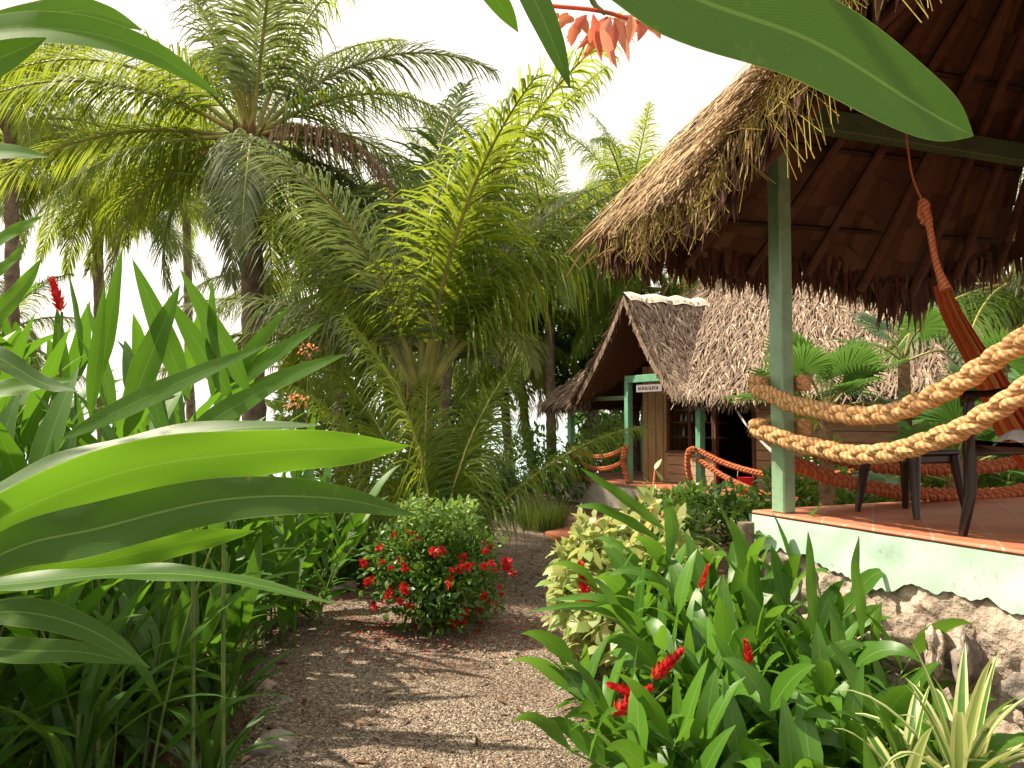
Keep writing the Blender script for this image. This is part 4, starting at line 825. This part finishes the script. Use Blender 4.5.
# ------------------------------------------------------------------ gingers
def cane(ms_, mf, b, lean, h, nl, L, W, az, tint=None, t0=.15, drp=.9, r=.008, cols=2, n=9, wav=.05, spread=60):
    k = 12; t = np.linspace(0, 1, k); P = b+np.outer(t, V(0, 0, h))+np.outer(t**1.7, V(lean[0], lean[1], -.12*math.hypot(*lean))); tube(ms_, P, np.linspace(r, r*.5, k), 6)
    T, _, _ = frames(P)
    for i in range(nl):
        f = t0+(1-t0)*i/(nl-1); q = f*(k-1); j = min(k-2, int(q)); p = P[j]+(P[j+1]-P[j])*(q-j); s = 1 if i % 2 else -1; a = az+(0 if s > 0 else math.pi)+rng.normal()*.22
        e = R(90-spread*1.25*(1-f*.62)+rng.normal()*9); d = nrm(T[j]*.4+V(math.cos(a)*math.cos(e), math.sin(a)*math.cos(e), math.sin(e))*1.0)
        drp_ = drp*1.25; blade(mf, p, d, L*(.75+.35*math.sin(f*2.6))*(.9+.2*rng.random()), W*(.85+.3*rng.random()), drp_*(.7+.6*rng.random()), T[j]+V(0, 0, .3), n=n, cols=cols, fold=.16, wav=wav, tint=None if tint is None else np.clip(rng.normal(tint, .2), 0, 1))
def gclump(x, y, label, nst, h, L, W, mat='ginger', rad=.25, lean=.35, nl=8, group=None, name='ginger_plant', cat='ginger plant', drp=.9, dirs=None, extra=None, spread=60, t0=.14):
    b = V(x, y, gz(x, y)); root = thing(name, label, cat, tuple(b), group); ms_ = MB(); mf = MB()
    for k in range(nst):
        a = k*2.4+rng.normal()*.3; rr = rad*math.sqrt((k+.5)/nst); hh = h*(.7+.35*rng.random()); ln = (math.cos(a)*lean*(.3+rr/rad), math.sin(a)*lean*(.3+rr/rad))
        if dirs: ln = (ln[0]+dirs[0], ln[1]+dirs[1])
        cane(ms_, mf, b+V(math.cos(a)*rr, math.sin(a)*rr, -.03), ln, hh, nl, L, W, a+rng.normal()*.5, drp=drp, spread=spread, t0=t0)
    if extra: extra(ms_, mf, b)
    obj('stem', ms_, M['cane'], root); obj('foliage', mf, M[mat], root); return root
GL = 'tall gingers of the left bed'
gclump(-1.85, 3.35, 'tall ginger clump with upright sunlit leaves in the middle of the left bed', 10, 1.6, .58, .125, rad=.35, lean=.25, nl=9, group=GL)
gclump(-2.0, 4.3, 'ginger clump with long leaves pointing up against the bright gap', 9, 1.7, .60, .125, rad=.35, lean=.25, nl=8, group=GL, spread=45)
gclump(-2.15, 5.1, 'ginger clump leaning right towards the red flower bush', 13, 1.2, .55, .12, rad=.35, lean=.3, nl=8, group=GL, dirs=(.05, 0))
gclump(-2.7, 3.9, 'dense ginger clump further back at the left edge', 10, 1.8, .6, .12, rad=.4, lean=.3, nl=9, group=GL)
gclump(-1.95, 2.5, 'near ginger clump at the left edge of the picture', 13, 1.35, .55, .125, rad=.3, lean=.25, nl=9, group=GL)
gclump(-1.75, 5.8, 'ginger clump at the back of the left bed beside the young palm', 11, 1.2, .5, .10, rad=.4, lean=.3, nl=8, group=GL)
gclump(-2.9, 5.8, 'ginger clump at the far left back of the bed', 9, 1.6, .55, .11, rad=.4, lean=.3, nl=8, group=GL)
gclump(-2.2, 3.0, 'low dark ginger clump over the shaded soil at lower left', 14, .85, .45, .10, rad=.35, lean=.3, nl=9, group=GL, t0=.12)
gclump(-2.0, 3.9, 'low ginger clump beside the path edge stones', 14, .85, .42, .09, rad=.35, lean=.3, nl=9, group=GL, t0=.12)
gclump(-2.5, 2.2, 'dense ginger clump shading the lower left corner', 16, 1.5, .55, .12, rad=.5, lean=.3, nl=10, group=GL, t0=.1)
gclump(-2.6, 4.9, 'thick ginger clump filling the shade behind the left bed', 14, 1.2, .55, .12, rad=.5, lean=.3, nl=10, group=GL, t0=.1)
gclump(-1.75, 6.3, 'low ginger clump in front of the palm trunk', 12, .8, .42, .09, rad=.3, lean=.3, nl=8, group=GL, t0=.1)
gclump(-3.3, 3.7, 'very tall broad leafed ginger clump rising at the left picture edge', 16, 2.4, .6, .15, rad=.5, lean=.3, nl=11, group=GL, t0=.15)  # tall clump added to shade the lower left bed, leaf tips in view
gclump(-3.6, 5.0, 'very tall ginger clump at the back left behind the red flower spike', 16, 2.3, .6, .15, rad=.5, lean=.3, nl=11, group=GL, t0=.15)  # second tall clump added for shade on the left bed
gclump(-3.1, 2.7, 'tall unseen ginger clump added for shade just outside the left picture edge', 14, 2.2, .6, .15, rad=.45, lean=.3, nl=11, group=GL, t0=.15)  # unseen clump, added to cast shade on the lower left
gclump(-1.8, 4.3, 'low dark leafed ginger clump in shade between the taller left clumps', 13, .8, .45, .11, rad=.35, lean=.3, nl=9, group=GL, t0=.1)
# upright row of leaves seen against the gap
def upright(ms_, mf, b):
    for (bx, by, tx, ty, wpx, d, ti) in ((125, 420, 180, 288, 34, 3.0, .6), (190, 400, 132, 262, 26, 3.0, .4), (232, 400, 168, 300, 26, 3.1, .5), (250, 395, 180, 272, 24, 3.1, .8), (212, 395, 212, 280, 14, 3.1, .5), (100, 380, 122, 252, 20, 3.0, .8), (60, 440, 270, 345, 26, 2.6, .7),
                                         (210, 400, 322, 325, 22, 3.2, .9), (215, 395, 290, 308, 20, 3.2, .9), (225, 405, 345, 355, 22, 3.2, .8), (180, 440, 300, 372, 28, 3.0, .8), (90, 420, 105, 285, 18, 3.0, .6)):
        A, Z = at(bx, by, d), at(tx, ty, d*.97); L = np.linalg.norm(Z-A); blade(mf, A, (Z-A)+V(0, 0, .05*L), L*1.02, wpx/FOC*d, .12, V(.1, -1, .35), n=14, cols=4, fold=.12, wav=.06, tint=ti)
    for q in ((195, 400), (100, 400), (225, 400)): a = at(*q, 3.05); tube(ms_, [V(a[0], a[1]+.05, 0), a-V(0, 0, .1), a], [.011, .007, .002], 6)
gclump(-1.45, 3.05, 'ginger canes with a row of tall upright leaves against the white gap', 3, 1.2, .5, .08, rad=.2, nl=6, group=GL, extra=upright)
# heroes: long leaves traced through space, each with its own width
def heroleaf(root, pts, wpx, mat, roll=(0, 1, 0), ti=.5, n=34, fold=.10, wav=.11, prof=None, cols=8):
    P = crspline([at(*p) for p in pts], n); T = nrm(np.gradient(P, axis=0)); hint = nrm(V(*roll)); s = nrm(np.cross(T, hint)); N_ = np.cross(s, T); t = np.linspace(0, 1, n); d = P[:, 1]
    hw = wpx/2/FOC*d*(prof(t) if prof else lance(t, .6, 3.0)); hw = np.maximum(hw, .0012); m = MB(); ribbon(m, P, s, N_, hw, cols, fold, ti, wav, rng.random()*6, float(np.linalg.norm(np.diff(P, axis=0), axis=1).sum())); return obj('leaf', m, M[mat], root)
cl_ = thing('cardamom_plant', 'very near plant with long arching blades reaching in from the left edge', 'ginger plant', (-1.15, 1.25, 0))
m = MB()
for q in ((-1.2, 1.2), (-1.1, 1.35), (-1.25, 1.45), (-1.15, 1.1)): tube(m, crspline([V(q[0]-.05, q[1], -.03), V(q[0]-.03, q[1], .8), V(q[0]+.05, q[1]+.02, 1.75)], 12), np.linspace(.014, .008, 12), 8)
obj('stem', m, M['cane'], cl_)
up_ = (0, -.75, .65)
heroleaf(cl_, [(-110, 600, 1.35), (0, 520, 1.32), (130, 470, 1.3), (260, 452, 1.28), (350, 448, 1.27), (408, 446, 1.25)], 62, 'hero', (0, -1, -.35), .9)
heroleaf(cl_, [(-120, 640, 1.3), (0, 555, 1.27), (100, 528, 1.25), (220, 500, 1.22), (330, 498, 1.2), (418, 516, 1.18)], 56, 'hero_shaded', (0, -1, .1), .6)
heroleaf(cl_, [(-110, 560, 1.5), (0, 492, 1.5), (110, 452, 1.5), (220, 430, 1.5), (320, 425, 1.5)], 46, 'hero_shaded', (0, -.6, .8), .5)
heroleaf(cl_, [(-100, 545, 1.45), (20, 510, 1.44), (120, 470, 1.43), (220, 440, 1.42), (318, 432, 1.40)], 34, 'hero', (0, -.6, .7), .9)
heroleaf(cl_, [(-100, 590, 1.2), (0, 585, 1.18), (120, 574, 1.16), (220, 578, 1.14), (338, 604, 1.12)], 44, 'hero_shaded', (0, -.22, .97), .5)
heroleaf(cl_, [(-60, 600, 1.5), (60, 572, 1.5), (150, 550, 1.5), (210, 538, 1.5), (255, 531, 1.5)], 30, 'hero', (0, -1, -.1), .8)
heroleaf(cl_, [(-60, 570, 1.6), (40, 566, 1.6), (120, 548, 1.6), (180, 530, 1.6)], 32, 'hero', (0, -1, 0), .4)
heroleaf(cl_, [(-60, 620, 1.4), (20, 612, 1.4), (90, 630, 1.4), (150, 668, 1.4)], 30, 'hero_shaded', (0, -.9, .4), .4)
heroleaf(cl_, [(-100, 345, 1.5), (-20, 350, 1.5), (40, 382, 1.5), (78, 392, 1.5)], 26, 'hero_shaded', (0, -.6, .8), .5)
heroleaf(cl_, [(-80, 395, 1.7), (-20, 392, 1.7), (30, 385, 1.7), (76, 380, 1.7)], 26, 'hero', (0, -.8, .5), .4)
heroleaf(cl_, [(-60, 640, 1.5), (10, 650, 1.48), (80, 652, 1.45), (135, 664, 1.43)], 26, 'hero_shaded', (0, -.9, .4), .7)
heroleaf(cl_, [(-70, 370, 1.6), (-20, 330, 1.6), (20, 290, 1.6), (42, 258, 1.6)], 24, 'hero', (0, -1, .1), .7)
heroleaf(cl_, [(-70, 270, 1.6), (-20, 250, 1.6), (20, 228, 1.6), (42, 216, 1.6)], 18, 'hero', (0, -1, .3), .5)
heroleaf(cl_, [(-70, 300, 1.5), (-20, 280, 1.5), (10, 262, 1.5), (28, 240, 1.5)], 16, 'hero', (0, -1, .3), .9)
ov = thing('overhanging_plant', 'very near plant whose broad leaves hang into the upper left corner', 'ginger plant', (-1.25, .75, 0))
m = MB()
for q in ((-1.25, .75), (-1.3, .9)): tube(m, crspline([V(q[0], q[1], -.03), V(q[0]-.05, q[1], 1.2), V(q[0]+.12, q[1]+.05, 2.3)], 12), np.linspace(.016, .01, 12), 8)
obj('stem', m, M['cane'], ov)
heroleaf(ov, [(-120, 70, 1.1), (-20, 34, 1.1), (70, 30, 1.1), (150, 52, 1.1), (220, 96, 1.1)], 44, 'hero', (0, -1, .3), .35, wav=.02)
heroleaf(ov, [(-120, 40, 1.2), (-20, 30, 1.2), (60, 12, 1.2), (100, 14, 1.2), (142, 30, 1.2)], 40, 'hero', (0, -1, .25), .9, wav=.02)
heroleaf(ov, [(-120, 20, 1.0), (-30, 14, 1.0), (20, 2, 1.0), (78, -8, 1.0)], 26, 'hero_shaded', (0, -.7, .7), .4, wav=.02)
heroleaf(ov, [(-120, 110, 1.05), (-50, 80, 1.05), (0, 58, 1.05), (46, 38, 1.05)], 44, 'hero_shaded', (0, -1, -.3), .5, wav=.02)
heroleaf(ov, [(-120, 150, 1.3), (-40, 152, 1.3), (10, 152, 1.3), (48, 157, 1.3)], 26, 'hero', (0, -.9, .4), .2, wav=.02)
# torch: tall shell ginger arching overhead from behind the camera
tg = thing('shell_ginger', 'tall ginger arching over the viewer with big leaf and pink orange flowers at top', 'ginger plant', (.35, -.5, 0))
m = MB(); sp_ = crspline([V(.35, -.5, -.03), V(.33, -.4, 1.3), V(.2, .1, 2.25), at(515, -95, 1.02)+V(0, 0, 0)], 24); tube(m, sp_, np.linspace(.018, .009, 24), 8); sp2 = crspline([V(.30, -.45, -.03), V(.25, -.3, 1.4), V(.1, .5, 2.45), at(575, -75, 1.45), at(590, -5, 1.5), at(605, 14, 1.5)], 26); tube(m, sp2, np.linspace(.015, .004, 26), 8); obj('stem', m, M['cane'], tg)
heroleaf(tg, [(515, -95, 1.02), (600, -48, 1.0), (700, 0, 1.0), (814, 42, 1.0), (922, 108, 1.0), (973, 136, 1.0)], 104, 'hero_shaded', (0, -1, .0), .8, fold=.10, wav=.03, prof=lambda t: np.minimum(1, (t/.35))**.7*(1-t**4)**.85)  # this leaf's shade comes from the darker material copy
heroleaf(tg, [(505, -60, 1.15), (530, -10, 1.15), (552, 40, 1.15), (570, 88, 1.15)], 34, 'hero_shaded', (.2, -1, .1), .8, wav=.02)
heroleaf(tg, [(420, -80, 1.2), (470, -35, 1.2), (500, 5, 1.2), (518, 32, 1.2)], 32, 'hero', (.2, -1, .1), .3, wav=.02)
m = MB()
for k in range(34):
    q = at(556+100*rng.random(), 12+14*rng.random(), 1.5+.06*rng.normal()); d = nrm(V(rng.normal()*.6, rng.normal()*.5, -1)); blade(m, q, d, .035+.045*rng.random()*(1.3 if 590 < 512+q[0]/q[1]*FOC < 640 else .6), .022, -.6, V(0, -1, 0), n=7, cols=2, fold=.5, tint=rng.random())
tube(m, crspline([at(552, 6, 1.5), at(605, 12, 1.5), at(660, 30, 1.5)], 10), .004, 6, .2); obj('flower', m, M['pink'], tg)

# red ginger of the right bed
def flower(b, d, L, label_parent, r=.035):
    m = MB(); d = nrm(d); n = 46
    for k in range(n):
        t = k/n; a = k*2.4; s = nrm(np.cross(d, V(.3, .9, .2))); u = np.cross(s, d); rd = s*math.cos(a)+u*math.sin(a); rr = r*(.5+.5*math.sin(math.pi*min(1, t*1.1)))*.35; blade(m, b+d*L*t+rd*rr*.4, rd*(.75-.45*t)+d*.8, r*1.2*(1.1-.5*t), r*.62, -.2, d, n=5, cols=2, fold=.4, tint=rng.random())
    return obj('flower', m, M['red'], label_parent)
GRB = 'red gingers of the right bed'
def rg(x, y, label, nst, h, lean, dirs, L=.33, W=.096, rad=.28, nl=10): return gclump(x, y, label, int(nst*1.5), h, L, W, 'alp', rad, lean, nl, GRB, 'red_ginger', 'ginger plant', 1.3, dirs, t0=.15, spread=66)
g1 = rg(1.08, 3.9, 'big red ginger clump in the middle of the right bed', 14, .78, .32, (-.03, 0))
g2_ = rg(1.25, 3.45, 'red ginger clump with fresh upright leaves in front of the mint wall', 12, .60, .26, (-.02, 0))
g3 = rg(.84, 3.5, 'red ginger clump leaning over the gravel with hanging red flowers', 11, .56, .28, (-.06, 0))
g4 = rg(.95, 3.05, 'dark leafed ginger clump at the bottom edge of the picture', 12, .52, .35, (0, 0))
g5 = rg(1.15, 3.2, 'ginger clump low in front of the rubble stones', 10, .48, .3, (.0, 0))
g6 = rg(1.22, 4.35, 'ginger clump beside the foot of the mint hut post', 11, .92, .22, (-.05, 0))
g7 = rg(1.45, 3.75, 'ginger clump tight against the rubble wall', 8, .40, .2, (-.05, 0))
for g, (bx, by), (tx, ty), d, r in ((g6, (588, 610), (581, 566), 4.15, .055), (g3, (652, 680), (680, 652), 3.15, .042), (g3, (612, 716), (648, 690), 3.0, .046), (g3, (655, 700), (612, 686), 3.02, .04), (g1, (750, 665), (746, 643), 3.1, .028), (g1, (700, 590), (708, 566), 3.6, .025)):
    A, Z = at(bx, by, d), at(tx, ty, d); fl = flower(A-V(*g.location), Z-A, float(np.linalg.norm(Z-A)), g, r); fl.location = (0, 0, 0)
    m = MB(); tube(m, crspline([V(*g.location)+V(0, 0, .2), (V(*g.location)+A)/2+V(0, 0, .25), A], 10), np.linspace(.008, .005, 10), 6); obj('flower_stem', m, M['cane'], g)
def rleaves(root, L):
    for pts, w_, ti in L: heroleaf(root, pts, w_, 'alp', (0, -.7, .7), ti, n=20, cols=4)
rleaves(g6, [([(665, 530, 4.2), (640, 510, 4.15), (610, 488, 4.1), (580, 468, 4.1)], 16, .8), ([(660, 540, 4.2), (635, 525, 4.15), (600, 508, 4.1), (575, 506, 4.1)], 14, .6), ([(668, 560, 4.2), (672, 530, 4.2), (668, 505, 4.2), (672, 498, 4.2)], 15, .6),
             ([(660, 640, 3.9), (620, 615, 3.8), (580, 606, 3.8), (526, 612, 3.8)], 13, .7), ([(655, 650, 3.9), (630, 625, 3.8), (600, 598, 3.8), (545, 600, 3.8)], 14, .8), ([(690, 600, 4.0), (660, 580, 3.9), (630, 570, 3.9), (604, 576, 3.9)], 13, .4)])
rleaves(g2_, [([(862, 640, 3.4), (860, 600, 3.4), (855, 570, 3.4), (859, 536, 3.4)], 13, 1.0), ([(815, 640, 3.5), (812, 600, 3.5), (810, 560, 3.5), (808, 531, 3.5)], 12, .1)])
# striped dracaena at the lower right corner
dr = thing('striped_dracaena', 'green and cream striped leafed plant in the lower right corner', 'plant', (1.50, 2.62, 0)); m = MB(); tube(m, [V(1.50, 2.62, -.03), V(1.5, 2.62, .42)], [.02, .016], 8); tube(m, [V(1.38, 2.7, -.03), V(1.36, 2.68, .36)], [.018, .014], 8); obj('stem', m, M['bark'], dr); mf = MB()
for bx, by, bz, nn, LL in ((1.5, 2.62, .42, 34, .36), (1.36, 2.68, .36, 18, .32), (1.62, 2.75, .40, 16, .32)):
    for k in range(nn): a = k*2.4; e = R(80-78*(k/nn)); blade(mf, V(bx-.06, by, bz-.12*k/nn), (math.cos(a)*math.cos(e), math.sin(a)*math.cos(e), math.sin(e)), 1.3*LL*(.8+.3*rng.random()), .056, 1.7, n=10, cols=4, fold=.3, wav=.03)
obj('foliage', mf, M['drac'], dr)
# spider-lily like plants low at left
def lily(x, y, n, L, W, label, mat='lily', h=.1):
    b = V(x, y, gz(x, y)); m = MB(); root = thing('strap_leaf_plant', label, 'plant', tuple(b), 'low strap leafed plants of the left bed')
    for k in range(n): a = k*2.4+rng.normal()*.2; e = R(80-50*(k/n)); blade(m, b+V(0, 0, h*rng.random()), (math.cos(a)*math.cos(e), math.sin(a)*math.cos(e), math.sin(e)), L*(.8+.35*rng.random()), W*(.8+.4*rng.random()), 1.5, n=12, cols=4, fold=.22, wav=.03)
    obj('foliage', m, M[mat], root); m = MB(); tube(m, [b-V(0, 0, .04), b+V(0, 0, h+.03)], [.016, .009], 8); obj('stem', m, M['cane'], root)
for a in ((-1.40, 2.62, 34, .54, .058, 'strap leafed plant arching over the soil at lower left', 'lily', .62), (-1.62, 2.25, 24, .5, .06, 'strap leafed plant in the lower left corner', 'lily', .5), (-1.25, 3.35, 20, .5, .045, 'strap leafed plant beside the stones of the path edge', 'lily', .12), (-1.9, 3.1, 22, .6, .05, 'strap leafed plant in shade under the tall gingers', 'lily', .35),
          (-1.45, 4.1, 18, .55, .05, 'strap leafed plant further along the left path edge', 'lily', .15), (-2.3, 2.9, 20, .6, .06, 'strap leafed plant low at the left edge', 'lily', .35)): lily(*a)
# red ginger flower among the left leaves
for (px, py, tx, ty, lab) in ((62, 312, 52, 280, 'thin red flower spike among the tall left leaves'),):
    A, Z = at(px, py, 3.6), at(tx, ty, 3.6); rt = thing('flower_spike', lab, 'flower', (A[0], A[1], 0)); m = MB(); tube(m, [V(A[0], A[1], -.02), A], [.01, .006], 6); obj('stem', m, M['cane'], rt); f = flower(A-V(A[0], A[1], 0), Z-A, float(np.linalg.norm(Z-A)), rt, .04); f.location = (0, 0, 0)
# pink flower sprays in the middle distance
for px, py, d, lab in ((297, 402, 5.6, 'pink flower spray behind the ginger leaves left of the young palm'), (308, 350, 7.0, 'small pink blossom spray below the big dark palm')):
    c = at(px, py, d); rt = thing('blossom_spray', lab, 'flower', (c[0], c[1], 0)); m = MB(); tube(m, [V(c[0], c[1], -.02), c], [.01, .005], 6); obj('stem', m, M['cane'], rt); m = MB(); leafcloud(m, c, V(.09, .06, .05), 34, .035, .02); obj('blossom', m, M['pink'], rt)
# larger dry leaves blown onto the path
mb = MB()
for k in range(170):
    y = 2.9+rng.random()**1.3*7; i = min(139, int(np.searchsorted(LEe[:140, 1], y))); j = rng.random()**1.5 if rng.random() < .6 else 1-rng.random()**1.5*.4; x = LE[i, 0]*(1-j)+RE[i, 0]*j; a = rng.random()*6.28
    blade(mb, (x, y, gz(x, y)+.028), (math.cos(a), math.sin(a), .12), .05+.07*rng.random(), .02+.015*rng.random(), .5, V(rng.normal()*.3, rng.normal()*.3, 1), n=6, cols=2, fold=.4)
tag(obj('dry_leaf_scatter', mb, M['litter']), kind='stuff')
# weeds along the borders
mb = MB()
for k in range(1500):
    y = 2.9+rng.random()**1.3*9; i = min(139, int(np.searchsorted(LEe[:140, 1], y))); x = (LE[i, 0]-.12*rng.random() if rng.random() < .6 else RE[i, 0]+.1*rng.random())+.06*rng.normal()+.05*math.sin(y*7); a = rng.random()*6.28
    blade(mb, (x, y, gz(x, y)), (math.cos(a)*.7, math.sin(a)*.7, 1), .05+.08*rng.random(), .012, .9, n=4, cols=1)
tag(obj('weeds', mb, M['grass']), kind='stuff')
# rocks along the path edge
for k, (px, py, r_, lab, mt_) in enumerate(((264, 690, .075, 'round mossy stone at the left edge of the gravel', 'stone'), (275, 752, .10, 'dark angular stone at the bottom edge of the picture', 'boulder'), (283, 704, .05, 'small dark stone touching the round mossy one', 'boulder'), (325, 583, .17, 'pale flat stepping stone behind the gravel', 'conc'), (345, 590, .12, 'brown stone beside the pale stepping stone', 'boulder'),
                                          (232, 668, .05, 'small stone half buried at the shaded soil edge', 'boulder'), (255, 640, .06, 'dark stone at the bend of the path edge', 'boulder'), (530, 522, .2, 'brown stones at the foot of the grassy mound', 'boulder'), (310, 690, .035, 'pebble lying loose on the gravel left side', 'stone'))):
    x, y = gnd(px, py); m = MB(); rock(m, (x, y, gz(x, y)+r_*.15), r_, .5, k, (1.2, .9, .55) if 'flat' not in lab else (1.5, 1, .3), 14, .4, k); tag(obj('stone', m, M[mt_]), lab, 'stone', 'stones along the path')
